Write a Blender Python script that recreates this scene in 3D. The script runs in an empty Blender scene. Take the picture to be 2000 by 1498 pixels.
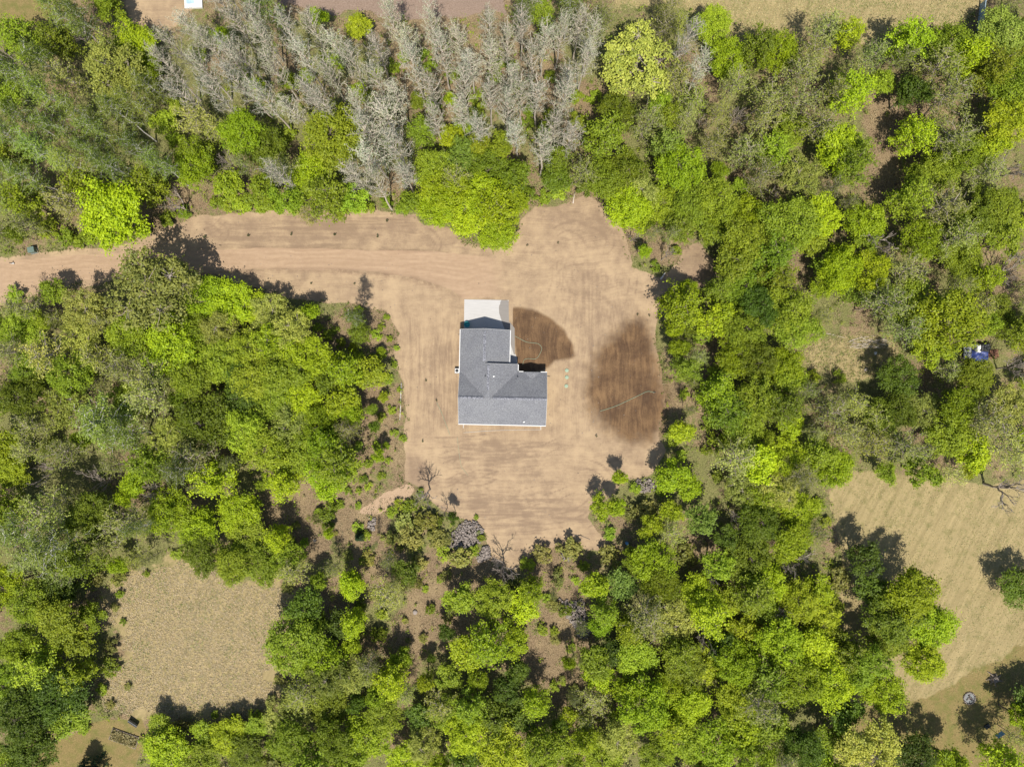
import bpy, math, random
import numpy as np
from mathutils import Vector

# ------------------------------------------------------------------ camera, sky, sun
scene = bpy.context.scene
C = scene.collection
H = 115.0                      # height of the drone above the ground (m)
F = 1386.6                     # focal length in photo pixels (2000 px wide)
cam_d = bpy.data.cameras.new('camera'); cam = bpy.data.objects.new('camera', cam_d); C.objects.link(cam)
cam.location = (0, 0, H); cam.rotation_euler = (0, 0, 0)
cam_d.sensor_fit = 'HORIZONTAL'; cam_d.angle = 2*math.atan(1000/F)
cam_d.clip_start = 0.5; cam_d.clip_end = 6000
scene.camera = cam

SUN_EL = math.radians(63.0)
SUN_AZ = (0.085, -1.0)         # horizontal direction towards the sun
w = bpy.data.worlds.new('World'); scene.world = w; w.use_nodes = True
nt = w.node_tree; nt.nodes.clear()
sky = nt.nodes.new('ShaderNodeTexSky'); sky.sky_type = 'NISHITA'; sky.sun_disc = False
sky.sun_elevation = SUN_EL; sky.sun_rotation = math.pi - 0.085
bg = nt.nodes.new('ShaderNodeBackground'); bg.inputs[1].default_value = 0.095
out = nt.nodes.new('ShaderNodeOutputWorld')
nt.links.new(sky.outputs[0], bg.inputs[0]); nt.links.new(bg.outputs[0], out.inputs[0])
sd = bpy.data.lights.new('sun', 'SUN'); sd.energy = 4.6; sd.angle = math.radians(0.53); sd.color = (1.0, 0.95, 0.87)
sun = bpy.data.objects.new('sun', sd); C.objects.link(sun)
a = Vector((SUN_AZ[0], SUN_AZ[1], 0)).normalized()
sdir = -(a*math.cos(SUN_EL) + Vector((0, 0, math.sin(SUN_EL))))
sun.rotation_euler = sdir.to_track_quat('-Z', 'Y').to_euler(); sun.location = (10, -60, 90)
scene.view_settings.view_transform = 'Standard'; scene.view_settings.look = 'None'
scene.view_settings.exposure = 0.48; scene.view_settings.gamma = 1.0
scene.cycles.max_bounces = 3; scene.cycles.diffuse_bounces = 2; scene.cycles.glossy_bounces = 1; scene.cycles.transmission_bounces = 2; scene.cycles.transparent_max_bounces = 4

# ------------------------------------------------------------------ helpers
rng = np.random.default_rng(7)
random.seed(7)
def P(px, py, z=0.0):
    k = (H-z)/F
    return ((px-1000)*k, (749-py)*k)
def V3(px, py, z=0.0):
    x, y = P(px, py, z); return Vector((x, y, z))

def hash2(ix, iy, seed):
    n = (ix.astype(np.int64)*374761393 + iy.astype(np.int64)*668265263 + seed*974711) & 0xffffffff
    n = ((n ^ (n >> 13))*1274126177) & 0xffffffff
    return ((n ^ (n >> 16)) & 0xffff)/65535.0
def vnoise(x, y, s, seed=0):
    x = np.asarray(x)*s; y = np.asarray(y)*s
    ix = np.floor(x); iy = np.floor(y); fx = x-ix; fy = y-iy
    fx = fx*fx*(3-2*fx); fy = fy*fy*(3-2*fy)
    a_ = hash2(ix, iy, seed); b_ = hash2(ix+1, iy, seed); c_ = hash2(ix, iy+1, seed); d_ = hash2(ix+1, iy+1, seed)
    return (a_*(1-fx)+b_*fx)*(1-fy)+(c_*(1-fx)+d_*fx)*fy
def fbm(x, y, s, seed=0, o=4):
    t = 0; amp = 0.5
    for k in range(o):
        t = t + amp*vnoise(x, y, s*2**k, seed+k*17); amp *= 0.5
    return t
def sstep(a_, b_, x):
    t = np.clip((x-a_)/(b_-a_), 0, 1); return t*t*(3-2*t)
def poly_sd(x, y, pts):
    """signed distance (negative inside), same units as the input"""
    pts = np.asarray(pts, float); n = len(pts)
    d = np.full(np.shape(x), 1e18); ins = np.zeros(np.shape(x), bool)
    for i in range(n):
        ax, ay = pts[i]; bx, by = pts[(i+1) % n]
        ex, ey = bx-ax, by-ay
        t = np.clip(((x-ax)*ex+(y-ay)*ey)/max(ex*ex+ey*ey, 1e-9), 0, 1)
        d = np.minimum(d, (x-ax-t*ex)**2+(y-ay-t*ey)**2)
        if ay != by:
            cond = (ay > y) != (by > y)
            ins ^= cond & (x < (bx-ax)*(y-ay)/(by-ay)+ax)
    d = np.sqrt(d); return np.where(ins, -d, d)

def raw_mesh(name, V, Fs, smooth=False):
    """V (n,3); Fs list of (m,k) index arrays"""
    me = bpy.data.meshes.new(name)
    V = np.asarray(V, np.float32)
    me.vertices.add(len(V)); me.vertices.foreach_set('co', V.ravel())
    Fs = [np.asarray(f, np.int32) for f in Fs if len(f)]
    nl = sum(f.size for f in Fs); npol = sum(len(f) for f in Fs)
    me.loops.add(nl); me.polygons.add(npol)
    me.loops.foreach_set('vertex_index', np.concatenate([f.ravel() for f in Fs]))
    tot = np.concatenate([np.full(len(f), f.shape[1], np.int32) for f in Fs])
    st = np.concatenate([[0], np.cumsum(tot)[:-1]]).astype(np.int32)
    me.polygons.foreach_set('loop_start', st); me.polygons.foreach_set('loop_total', tot)
    if smooth: me.polygons.foreach_set('use_smooth', np.ones(npol, bool))
    me.update(calc_edges=True)
    return me
def fattr(me, name, vals):
    at = me.attributes.new(name, 'FLOAT', 'POINT'); at.data.foreach_set('value', np.asarray(vals, np.float32))

def link(name, me, mat=None, parent=None, loc=None, rot=None):
    o = bpy.data.objects.new(name, me); C.objects.link(o)
    if mat is not None and me is not None and len(me.materials) == 0: me.materials.append(mat)
    if parent is not None: o.parent = parent
    if loc is not None: o.location = loc
    if rot is not None: o.rotation_euler = rot
    return o
def tag(o, label=None, cat=None, group=None, kind=None):
    if label: o['label'] = label
    if cat: o['category'] = cat
    if group: o['group'] = group
    if kind: o['kind'] = kind
    return o
def empty(name, loc=(0, 0, 0), rz=0):
    o = bpy.data.objects.new(name, None); C.objects.link(o); o.location = loc; o.rotation_euler = (0, 0, rz)
    o.empty_display_size = 0.3
    return o

class MB:
    """collects simple solids, links them as one mesh"""
    def __init__(s): s.v = []; s.f = []
    def add(s, vs, fs):
        n = len(s.v); s.v += [tuple(v) for v in vs]; s.f += [tuple(i+n for i in f) for f in fs]; return s
    def box(s, x0, x1, y0, y1, z0, z1):
        return s.add([(x0,y0,z0),(x1,y0,z0),(x1,y1,z0),(x0,y1,z0),(x0,y0,z1),(x1,y0,z1),(x1,y1,z1),(x0,y1,z1)],
            [(0,3,2,1),(4,5,6,7),(0,1,5,4),(1,2,6,5),(2,3,7,6),(3,0,4,7)])
    def prism(s, poly, zt, zb):
        """poly plan points; zt(u,v) top z ; zb(u,v) bottom z"""
        n = len(poly)
        vs = [(x, y, zb(x, y)) for x, y in poly]+[(x, y, zt(x, y)) for x, y in poly]
        ar = sum(poly[i][0]*poly[(i+1) % n][1]-poly[(i+1) % n][0]*poly[i][1] for i in range(n))
        idx = list(range(n)) if ar > 0 else list(range(n))[::-1]
        fs = [tuple(n+i for i in idx), tuple(idx[::-1])]
        for k in range(n):
            i, j = idx[k], idx[(k+1) % n]; fs.append((i, j, n+j, n+i))
        return s.add(vs, fs)
    def tube(s, pts, rad, sides=6, cap=True):
        pts = [Vector(p) for p in pts]; n0 = len(s.v)
        rr = rad if isinstance(rad, (list, tuple)) else [rad]*len(pts)
        up = Vector((0, 0, 1))
        for i, p in enumerate(pts):
            d = (pts[min(i+1, len(pts)-1)]-pts[max(i-1, 0)]).normalized()
            u = d.cross(up)
            if u.length < 1e-3: u = d.cross(Vector((1, 0, 0)))
            u.normalize(); v = d.cross(u)
            for k in range(sides):
                t = 2*math.pi*k/sides; q = p+(u*math.cos(t)+v*math.sin(t))*rr[i]; s.v.append(tuple(q))
        for i in range(len(pts)-1):
            for k in range(sides):
                a_ = n0+i*sides+k; b_ = n0+i*sides+(k+1) % sides
                s.f.append((a_, a_+sides, b_+sides, b_))
        if cap:
            s.f.append(tuple(n0+k for k in range(sides)))
            s.f.append(tuple(n0+(len(pts)-1)*sides+k for k in range(sides))[::-1])
        return s
    def lathe(s, prof, cx=0, cy=0, n=20):
        n0 = len(s.v)
        for r, z in prof:
            for k in range(n):
                t = 2*math.pi*k/n; s.v.append((cx+r*math.cos(t), cy+r*math.sin(t), z))
        for i in range(len(prof)-1):
            for k in range(n):
                a_ = n0+i*n+k; b_ = n0+i*n+(k+1) % n; s.f.append((a_, b_, b_+n, a_+n))
        s.f.append(tuple(n0+(len(prof)-1)*n+k for k in range(n)))
        s.f.append(tuple(n0+k for k in range(n))[::-1])
        return s
    def build(s, name, mat, parent=None, loc=None, rot=None, smooth=False, bevel=0):
        me = bpy.data.meshes.new(name); me.from_pydata(s.v, [], s.f); me.update()
        if smooth: me.polygons.foreach_set('use_smooth', np.ones(len(me.polygons), bool))
        o = link(name, me, mat, parent, loc, rot)
        if bevel:
            m = o.modifiers.new('bevel', 'BEVEL'); m.width = bevel; m.segments = 2; m.limit_method = 'ANGLE'
        return o

# ------------------------------------------------------------------ materials
class NB:
    def __init__(s, name):
        s.m = bpy.data.materials.new(name); s.m.use_nodes = True; s.t = s.m.node_tree; s.t.nodes.clear()
        s.out = s.t.nodes.new('ShaderNodeOutputMaterial')
    def n(s, typ, **kw):
        nd = s.t.nodes.new(typ)
        for k, v in kw.items(): setattr(nd, k, v)
        return nd
    def set(s, sock, v):
        if isinstance(v, bpy.types.NodeSocket): s.t.links.new(v, sock)
        elif isinstance(v, (tuple, list)):
            sock.default_value = tuple(v)+((1,) if len(v) == 3 and sock.type == 'RGBA' else ())
        else: sock.default_value = v
    def math(s, op, a_, b_=0.0, c_=0.0, clamp=False):
        nd = s.n('ShaderNodeMath', operation=op, use_clamp=clamp)
        for i, v in enumerate((a_, b_, c_)): s.set(nd.inputs[i], v)
        return nd.outputs[0]
    def mix(s, f, a_, b_, typ='MIX'):
        nd = s.n('ShaderNodeMix', data_type='RGBA', blend_type=typ)
        s.set(nd.inputs[0], f); s.set(nd.inputs[6], a_); s.set(nd.inputs[7], b_); return nd.outputs[2]
    def attr(s, name, typ='GEOMETRY'):
        nd = s.n('ShaderNodeAttribute', attribute_name=name, attribute_type=typ); return nd
    def pos(s): return s.n('ShaderNodeNewGeometry').outputs['Position']
    def objco(s): return s.n('ShaderNodeTexCoord').outputs['Object']
    def mapping(s, vec, scale=(1, 1, 1), rot=(0, 0, 0), loc=(0, 0, 0)):
        nd = s.n('ShaderNodeMapping'); s.set(nd.inputs[0], vec)
        nd.inputs['Scale'].default_value = scale; nd.inputs['Rotation'].default_value = rot; nd.inputs['Location'].default_value = loc
        return nd.outputs[0]
    def noise(s, vec, scale, detail=4, rough=0.55, dist=0.0):
        nd = s.n('ShaderNodeTexNoise'); s.set(nd.inputs['Vector'], vec)
        nd.inputs['Scale'].default_value = scale; nd.inputs['Detail'].default_value = detail
        nd.inputs['Roughness'].default_value = rough; nd.inputs['Distortion'].default_value = dist
        return nd.outputs[0]
    def ramp(s, v, a_, b_):
        nd = s.n('ShaderNodeMapRange', interpolation_type='SMOOTHSTEP'); s.set(nd.inputs[0], v)
        nd.inputs[1].default_value = a_; nd.inputs[2].default_value = b_; return nd.outputs[0]
    def bump(s, h, strength=0.4, dist=0.05):
        nd = s.n('ShaderNodeBump'); s.set(nd.inputs['Height'], h)
        nd.inputs['Strength'].default_value = strength; nd.inputs['Distance'].default_value = dist; return nd.outputs[0]
    def principled(s, col, rough=0.8, spec=0.3, normal=None, metal=0.0):
        p = s.n('ShaderNodeBsdfPrincipled'); s.set(p.inputs['Base Color'], col); s.set(p.inputs['Roughness'], rough)
        p.inputs['Specular IOR Level'].default_value = spec; p.inputs['Metallic'].default_value = metal
        if normal is not None: s.t.links.new(normal, p.inputs['Normal'])
        s.t.links.new(p.outputs[0], s.out.inputs[0]); return p

def simple_mat(name, c1, c2=None, scale=6.0, rough=0.7, spec=0.3, bump=0.15, metal=0.0):
    b = NB(name); co = b.objco(); n1 = b.noise(co, scale, 5)
    c2 = c2 or tuple(x*0.75 for x in c1)
    col = b.mix(b.ramp(n1, 0.3, 0.7), c1, c2)
    b.principled(col, rough, spec, b.bump(n1, bump, 0.02), metal); return b.m

def leaf_mat():
    b = NB('leaf'); oi = b.n('ShaderNodeObjectInfo'); lv = b.attr('lv').outputs['Fac']
    col = oi.outputs['Color']
    dark = b.mix(1.0, col, (0.62, 0.70, 0.65, 1), 'MULTIPLY'); light = b.mix(1.0, col, (1.32, 1.30, 1.25, 1), 'MULTIPLY')
    c = b.mix(lv, dark, light)
    p = b.n('ShaderNodeBsdfPrincipled'); b.set(p.inputs['Base Color'], c); p.inputs['Roughness'].default_value = 0.55
    p.inputs['Specular IOR Level'].default_value = 0.25
    tr = b.n('ShaderNodeBsdfTranslucent'); b.set(tr.inputs[0], b.mix(1.0, c, (1.15, 1.2, 0.7, 1), 'MULTIPLY'))
    mx = b.n('ShaderNodeMixShader'); mx.inputs[0].default_value = 0.28
    b.t.links.new(p.outputs[0], mx.inputs[1]); b.t.links.new(tr.outputs[0], mx.inputs[2]); b.t.links.new(mx.outputs[0], b.out.inputs[0])
    return b.m
def bark_mat(name, c1, c2, band=False):
    b = NB(name); co = b.objco()
    v = b.mapping(co, (6, 6, 12) if band else (10, 10, 2.0))
    n1 = b.noise(v, 1.0, 4); col = b.mix(b.ramp(n1, 0.5 if band else 0.3, 0.66 if band else 0.7), c1, c2)
    b.principled(col, 0.85, 0.2, b.bump(n1, 0.3, 0.03)); return b.m

M = {}
M['leaf'] = leaf_mat()
M['bark'] = bark_mat('bark_grey_brown', (0.24, 0.19, 0.15), (0.13, 0.10, 0.08))
M['bark_pale'] = bark_mat('bark_pale', (0.58, 0.50, 0.41), (0.44, 0.38, 0.31))
M['bark_birch'] = bark_mat('bark_birch', (0.60, 0.57, 0.52), (0.24, 0.21, 0.18), True)
M['bark_bare'] = bark_mat('bark_bare', (0.40, 0.34, 0.28), (0.27, 0.22, 0.18))
M['white'] = simple_mat('white_trim', (0.608, 0.601, 0.577), (0.562, 0.554, 0.530), 8, 0.45, 0.4, 0.02)
M['siding'] = simple_mat('wall_siding', (0.328, 0.351, 0.374), (0.296, 0.320, 0.343), 5, 0.6, 0.3, 0.05)
M['glass'] = simple_mat('window_glass', (0.03, 0.04, 0.05), (0.05, 0.06, 0.07), 2, 0.08, 0.6, 0.0)
M['dark'] = simple_mat('dark_plastic', (0.03, 0.032, 0.035), None, 9, 0.5)
M['steel'] = simple_mat('galvanised_steel', (0.328, 0.335, 0.343), None, 14, 0.4, 0.5, 0.05, 0.6)
M['hose'] = simple_mat('hose_green', (0.281, 0.335, 0.234), (0.218, 0.296, 0.187), 3, 0.5)
M['mint'] = simple_mat('lid_green', (0.234, 0.328, 0.234), (0.281, 0.328, 0.226), 5, 0.6)
M['teal'] = simple_mat('teal_plastic', (0.03, 0.33, 0.33), (0.02, 0.26, 0.27), 5, 0.45)
M['blue'] = simple_mat('blue_tarp', (0.035, 0.06, 0.22), (0.03, 0.04, 0.11), 3, 0.45, 0.4, 0.5)
M['lightblue'] = simple_mat('light_blue_plastic', (0.16, 0.36, 0.62), None, 4, 0.5)
M['rust'] = simple_mat('rusty_boards', (0.20, 0.09, 0.055), (0.12, 0.06, 0.04), 7, 0.85)
M['grey'] = simple_mat('weathered_grey', (0.203, 0.211, 0.211), (0.156, 0.164, 0.156), 5, 0.7)
M['transformer'] = simple_mat('transformer_green', (0.13, 0.18, 0.15), None, 5, 0.5)
M['wood'] = simple_mat('weathered_wood', (0.257, 0.211, 0.172), (0.156, 0.125, 0.101), 9, 0.9, 0.2, 0.5)
M['orange'] = simple_mat('orange_plastic', (0.55, 0.16, 0.03), None, 5, 0.5)
def stone_mat():
    b = NB('field_stone'); lv = b.attr('lv').outputs['Fac']
    n1 = b.noise(b.pos(), 9, 4)
    c = b.mix(lv, (0.085, 0.068, 0.058), (0.335, 0.292, 0.255)); c = b.mix(b.math('MULTIPLY', n1, 0.5), c, (0.188, 0.150, 0.128))
    b.principled(c, 0.9, 0.2, b.bump(n1, 0.3, 0.02)); return b.m
M['stone'] = stone_mat()
def shingle_mat():
    b = NB('asphalt_shingles'); co = b.objco()
    n1 = b.noise(b.mapping(co, (3.0, 3.0, 3.0)), 2.2, 3, 0.7); n2 = b.noise(co, 14, 3, 0.7); n3 = b.noise(co, 0.5, 3)
    f = b.math('ADD', b.math('MULTIPLY', n1, 0.6), b.math('MULTIPLY', n2, 0.5))
    c = b.mix(b.ramp(f, 0.38, 0.72), (0.105, 0.107, 0.112), (0.245, 0.247, 0.256))
    c = b.mix(b.ramp(n3, 0.35, 0.65), c, b.mix(1.0, c, (0.9, 0.9, 0.92, 1), 'MULTIPLY'))
    b.principled(c, 0.9, 0.2, b.bump(f, 0.5, 0.03)); return b.m
M['shingle'] = shingle_mat()
def cap_mat():
    b = NB('ridge_cap_shingles'); n1 = b.noise(b.objco(), 5, 3, 0.7)
    b.principled(b.mix(b.ramp(n1, 0.35, 0.65), (0.09, 0.093, 0.105), (0.30, 0.30, 0.325)), 0.9, 0.2); return b.m
M['cap'] = cap_mat()
def concrete_mat():
    b = NB('broomed_concrete'); wet = b.attr('wet').outputs['Fac']; ps = b.pos()
    n1 = b.noise(b.mapping(ps, (0.5, 5, 1)), 1.2, 4); n2 = b.noise(ps, 9, 4)
    c = b.mix(b.ramp(n1, 0.3, 0.7), (0.444, 0.429, 0.407), (0.400, 0.389, 0.370)); c = b.mix(b.math('MULTIPLY', n2, 0.3), c, (0.370, 0.348, 0.318))
    wf = b.ramp(b.math('ADD', wet, b.math('MULTIPLY', b.math('SUBTRACT', n2, 0.5), 0.25)), 0.42, 0.58)
    c = b.mix(wf, c, b.mix(1.0, c, (0.49, 0.46, 0.43, 1), 'MULTIPLY'))
    b.principled(c, b.math('SUBTRACT', 0.8, b.math('MULTIPLY', wf, 0.2)), 0.3, b.bump(n2, 0.15, 0.01)); return b.m
M['concrete'] = concrete_mat()

# ------------------------------------------------------------------ ground zones, traced in photo pixels at ground level
YARD = [(-60,500),(0,500),(90,492),(160,485),(210,482),(280,465),(330,440),(390,418),(470,414),(570,408),(700,408),(810,420),(830,438),(880,440),(905,475),(960,490),(1000,475),(1020,430),(1045,402),(1080,402),(1120,393),(1150,383),(1175,400),(1185,420),(1215,440),(1222,490),(1235,520),(1285,538),(1325,512),(1340,488),(1365,478),(1395,510),(1408,550),(1370,570),(1320,565),(1290,578),(1285,620),(1280,660),(1290,720),(1298,800),(1290,850),(1305,880),(1275,928),(1215,935),(1190,965),(1160,985),(1150,1010),(1170,1040),(1205,1062),(1145,1082),(1120,1058),(1040,1082),(1010,1110),(975,1110),(960,1095),(945,1040),(915,1015),(890,1012),(850,988),(820,955),(785,940),(790,880),(796,810),(783,740),(767,690),(777,650),(752,610),(700,592),(640,592),(560,578),(480,562),(430,542),(380,535),(300,540),(200,550),(90,562),(60,595),(-60,610)]
ROAD = [(-90,505),(0,508),(100,502),(190,497),(300,489),(385,487),(500,485),(640,487),(760,490),(880,494),(980,505),(1040,518),(1060,550),(1000,584),(905,584),(880,565),(820,545),(740,532),(640,526),(540,526),(430,530),(300,538),(150,545),(60,580),(0,592),(-90,600)]
SAND = [(698,1002),(730,980),(765,955),(795,940),(812,952),(800,975),(770,992),(730,1006)]
FIELD_LL = [(180,1200),(240,1120),(330,1075),(420,1105),(560,1140),(605,1170),(575,1220),(548,1290),(530,1380),(490,1415),(400,1400),(330,1402),(275,1402),(205,1385),(190,1330),(235,1280),(225,1230)]
LAWN_LL = [(40,1560),(62,1498),(95,1452),(150,1428),(205,1402),(275,1404),(292,1440),(262,1498),(250,1560)]
FIELD_LR = [(1618,960),(1660,925),(1740,920),(1850,935),(1930,950),(2000,930),(2120,930),(2120,1600),(2000,1560),(1930,1480),(1800,1440),(1650,1440),(1640,1380),(1700,1330),(1660,1290),(1640,1180),(1640,1080)]
LAWN_LR = [(1650,1440),(1660,1385),(1760,1375),(1850,1345),(1930,1300),(2010,1250),(2120,1230),(2120,1600),(1950,1560),(1850,1490)]
FIELD_TR = [(1180,-90),(1195,20),(1280,10),(1400,30),(1440,75),(1500,85),(1600,70),(1700,85),(1800,85),(1880,45),(1930,0),(1960,-90)]
LAWN_TL = [(-90,-90),(160,-90),(120,0),(95,50),(60,72),(0,62),(-90,75)]
DIRT_TL = [(235,-90),(420,-90),(400,5),(350,62),(310,66),(262,45),(245,10)]
FIELD_TC = [(540,-90),(1010,-90),(985,25),(900,30),(800,38),(690,25),(600,28),(540,10)]
GRASS_R = [(1555,690),(1600,655),(1690,650),(1765,670),(1770,725),(1650,745),(1570,725)]
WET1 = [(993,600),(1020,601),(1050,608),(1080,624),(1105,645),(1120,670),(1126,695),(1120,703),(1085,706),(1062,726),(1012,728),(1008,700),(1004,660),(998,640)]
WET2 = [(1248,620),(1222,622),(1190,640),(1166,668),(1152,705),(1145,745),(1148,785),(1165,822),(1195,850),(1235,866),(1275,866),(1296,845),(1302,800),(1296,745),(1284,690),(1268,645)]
CLEAR = [YARD, FIELD_LL, LAWN_LL, FIELD_LR, FIELD_TR, LAWN_TL, DIRT_TL, FIELD_TC, GRASS_R]

# shared height function
def gz(x, y):
    return 0.0
# dense grid in view, growing cells out to the horizon
def axis(half, step):
    d = np.arange(-half, half+step*0.5, step); o = []; s_ = step; p = half
    while p < 2500: s_ *= 1.35; p += s_; o.append(p)
    o = np.array(o); return np.concatenate([-o[::-1], d, o])
xs = axis(92, 0.25); ys = axis(70, 0.25)
GX, GY = np.meshgrid(xs, ys); nx, ny = len(xs), len(ys)
px = GX.ravel()*F/H+1000; py = 749-GY.ravel()*F/H
inb = (np.abs(GX.ravel()) < 100) & (np.abs(GY.ravel()) < 78)
wob = (fbm(px, py, 1/60., 3)-0.47)*46 + (fbm(px, py, 1/16., 9)-0.47)*16
def mask(poly, soft, wobble=1.0):
    m = np.zeros(px.shape); sd_ = np.full(px.shape, 1e3)
    sd_[inb] = poly_sd(px[inb], py[inb], poly)+wob[inb]*wobble
    return 1-sstep(-soft, soft, sd_)
mk = {}
mk['dirt'] = np.maximum(mask(YARD, 7, 0.45), mask(DIRT_TL, 12)*0.9)
mk['road'] = mask(ROAD, 3.5, 0.22)*(1-.75*sstep(860, 1040, px))
mk['sand'] = mask(SAND, 4, 0.4)
mk['dry'] = np.maximum.reduce([mask(FIELD_LL, 34, 2.2), mask(FIELD_LR, 10, .6), mask(FIELD_TR, 12), mask(GRASS_R, 18)])
mk['lawn'] = np.maximum.reduce([mask(LAWN_LL, 6, .4), mask(LAWN_LR, 14, .8), mask(LAWN_TL, 8)])
mk['pink'] = mask(FIELD_TC, 10)
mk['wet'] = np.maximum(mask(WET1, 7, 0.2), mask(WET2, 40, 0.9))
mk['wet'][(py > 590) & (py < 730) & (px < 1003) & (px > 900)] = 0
mk['vert'] = np.clip(np.maximum(sstep(560, 640, py)*(1-sstep(830, 880, py)), 0), 0, 1)
# graded strip above the road is a little darker soil
mk['dark'] = np.maximum.reduce([mask([(390,418),(880,440),(905,480),(760,486),(500,482),(385,480)], 14)*0.55,
    mask([(1045,402),(1150,383),(1222,450),(1225,520),(1120,470),(1030,470)], 25)*0.5,
    mask([(785,880),(820,890),(850,920),(830,960),(790,945)], 9)*0.9, mask([(1325,512),(1365,478),(1405,540),(1370,568),(1320,560)], 10)*0.7])
# tyre ruts: pairs of wheel lines
trk = np.zeros(px.shape)
def rut(pts, width=2.2, gauge=19, amt=1.0):
    pts = np.asarray(pts, float)
    t = np.linspace(0, 1, 28); k = len(pts)-1
    # smooth the polyline (Catmull-Rom)
    pp = np.vstack([2*pts[0]-pts[1], pts, 2*pts[-1]-pts[-2]]); o = []
    for tt in t:
        i = min(int(tt*k), k-1); f = tt*k-i; p0, p1, p2, p3 = pp[i:i+4]
        o.append(0.5*((2*p1)+(p2-p0)*f+(2*p0-5*p1+4*p2-p3)*f*f+(3*p1-p0-3*p2+p3)*f**3))
    o = np.array(o); d = np.gradient(o, axis=0); nrm = np.stack([-d[:, 1], d[:, 0]], 1); nrm /= np.linalg.norm(nrm, axis=1)[:, None]
    for sgn in (-0.5, 0.5):
        q = o+nrm*gauge*sgn
        x0, x1, y0, y1 = q[:, 0].min()-8, q[:, 0].max()+8, q[:, 1].min()-8, q[:, 1].max()+8
        sel = np.where((px > x0) & (px < x1) & (py > y0) & (py < y1))[0]
        if not len(sel): continue
        X, Y = px[sel], py[sel]; dm = np.full(len(sel), 1e9); tm = np.zeros(len(sel))
        for i in range(len(q)-1):
            ax, ay = q[i]; ex, ey = q[i+1]-q[i]
            tt = np.clip(((X-ax)*ex+(Y-ay)*ey)/(ex*ex+ey*ey), 0, 1); dd = np.hypot(X-ax-tt*ex, Y-ay-tt*ey)
            b_ = dd < dm; dm[b_] = dd[b_]; tm[b_] = (i+tt[b_])/(len(q)-1)
        fade = sstep(0, .15, tm)*(1-sstep(.85, 1, tm))*(0.45+0.9*vnoise(X, Y, 1/26., 41))
        trk[sel] = np.maximum(trk[sel], amt*fade*np.exp(-(dm/width)**2))
R = random.Random(5)
for k in range(15):
    y = R.uniform(875, 1030); x0 = R.uniform(800, 900); x1 = R.uniform(1040, 1200); c = R.uniform(-14, 14)
    rut([(x0, y+R.uniform(-8, 8)), ((x0+x1)/2, y+c), (x1, y+R.uniform(-12, 12))], R.uniform(1.5, 2.6), R.uniform(15, 21), R.uniform(.3, .75))
rut([(1130,1035),(1160,1010),(1185,985),(1195,950),(1170,915),(1120,900)], 1.8, 17, .7)
rut([(980,1000),(1060,1015),(1130,1000),(1165,965),(1150,930)], 1.8, 17, .6)
rut([(850,900),(900,885),(960,890),(1050,880),(1150,880)], 2, 18, .7)
rut([(890,915),(905,890),(940,872),(1000,868)], 1.8, 17, .5)
for k in range(11):
    x = R.uniform(800, 885); rut([(x+R.uniform(-8, 8), R.uniform(590, 640)), (x, 720), (x+R.uniform(-10, 10), R.uniform(800, 870))], R.uniform(1.5, 2.4), R.uniform(15, 20), R.uniform(.25, .6))
for k in range(14):
    x = R.uniform(1085, 1270); rut([(1150+(x-1150)*.45, R.uniform(480, 560)), (1150+(x-1150)*.7, 650), (x, R.uniform(760, 860))], R.uniform(1.5, 2.4), R.uniform(15, 20), R.uniform(.2, .5))
for k in range(9):
    y = R.uniform(425, 480); x0 = R.uniform(390, 560); x1 = x0+R.uniform(150, 330); rut([(x0, y), ((x0+x1)/2, y+R.uniform(-7, 7)), (x1, y+R.uniform(-4, 4))], 1.6, R.uniform(11, 18), R.uniform(.3, .65))
rut([(400,425),(425,440),(440,455),(430,470)], 1.5, 13, .7); rut([(440,425),(420,445),(395,455)], 1.5, 13, .6)
rut([(815,445),(840,455),(855,475),(850,490)], 1.5, 13, .7)
for off, am in ((0, .55), (9, .5), (-8, .45), (16, .4)):
    rut([(-40,552+off),(100,527+off),(300,513+off),(500,506+off),(740,508+off),(900,530+off),(1040,560+off)], 2.0, 18, am)
for k in range(9):
    cx, cy = R.uniform(1070, 1190), R.uniform(440, 560); a0 = R.uniform(0, 6.3); rr = R.uniform(30, 75)
    rut([(cx+rr*math.cos(a0+t), cy+rr*.7*math.sin(a0+t)) for t in (0, .5, 1.0, 1.5)], 1.6, 16, R.uniform(.3, .6))
for k in range(16):
    y = R.uniform(865, 1040); x0 = R.uniform(810, 1000); L_ = R.uniform(70, 190); c = R.uniform(-22, 22)
    rut([(x0, y), (x0+L_*.5, y+c), (x0+L_, y+R.uniform(-14, 14))], R.uniform(.9, 1.5), R.uniform(13, 19), R.uniform(.5, 1.0))
for k in range(12):
    x = R.uniform(1080, 1260); y = R.uniform(470, 640); L_ = R.uniform(60, 160); rut([(x, y), (x+R.uniform(-14, 14), y+L_*.5), (x+R.uniform(-20, 20), y+L_)], R.uniform(.9, 1.4), R.uniform(13, 19), R.uniform(.25, .5))
mk['track'] = trk*np.maximum(mk['dirt'], mk['road'])
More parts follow.
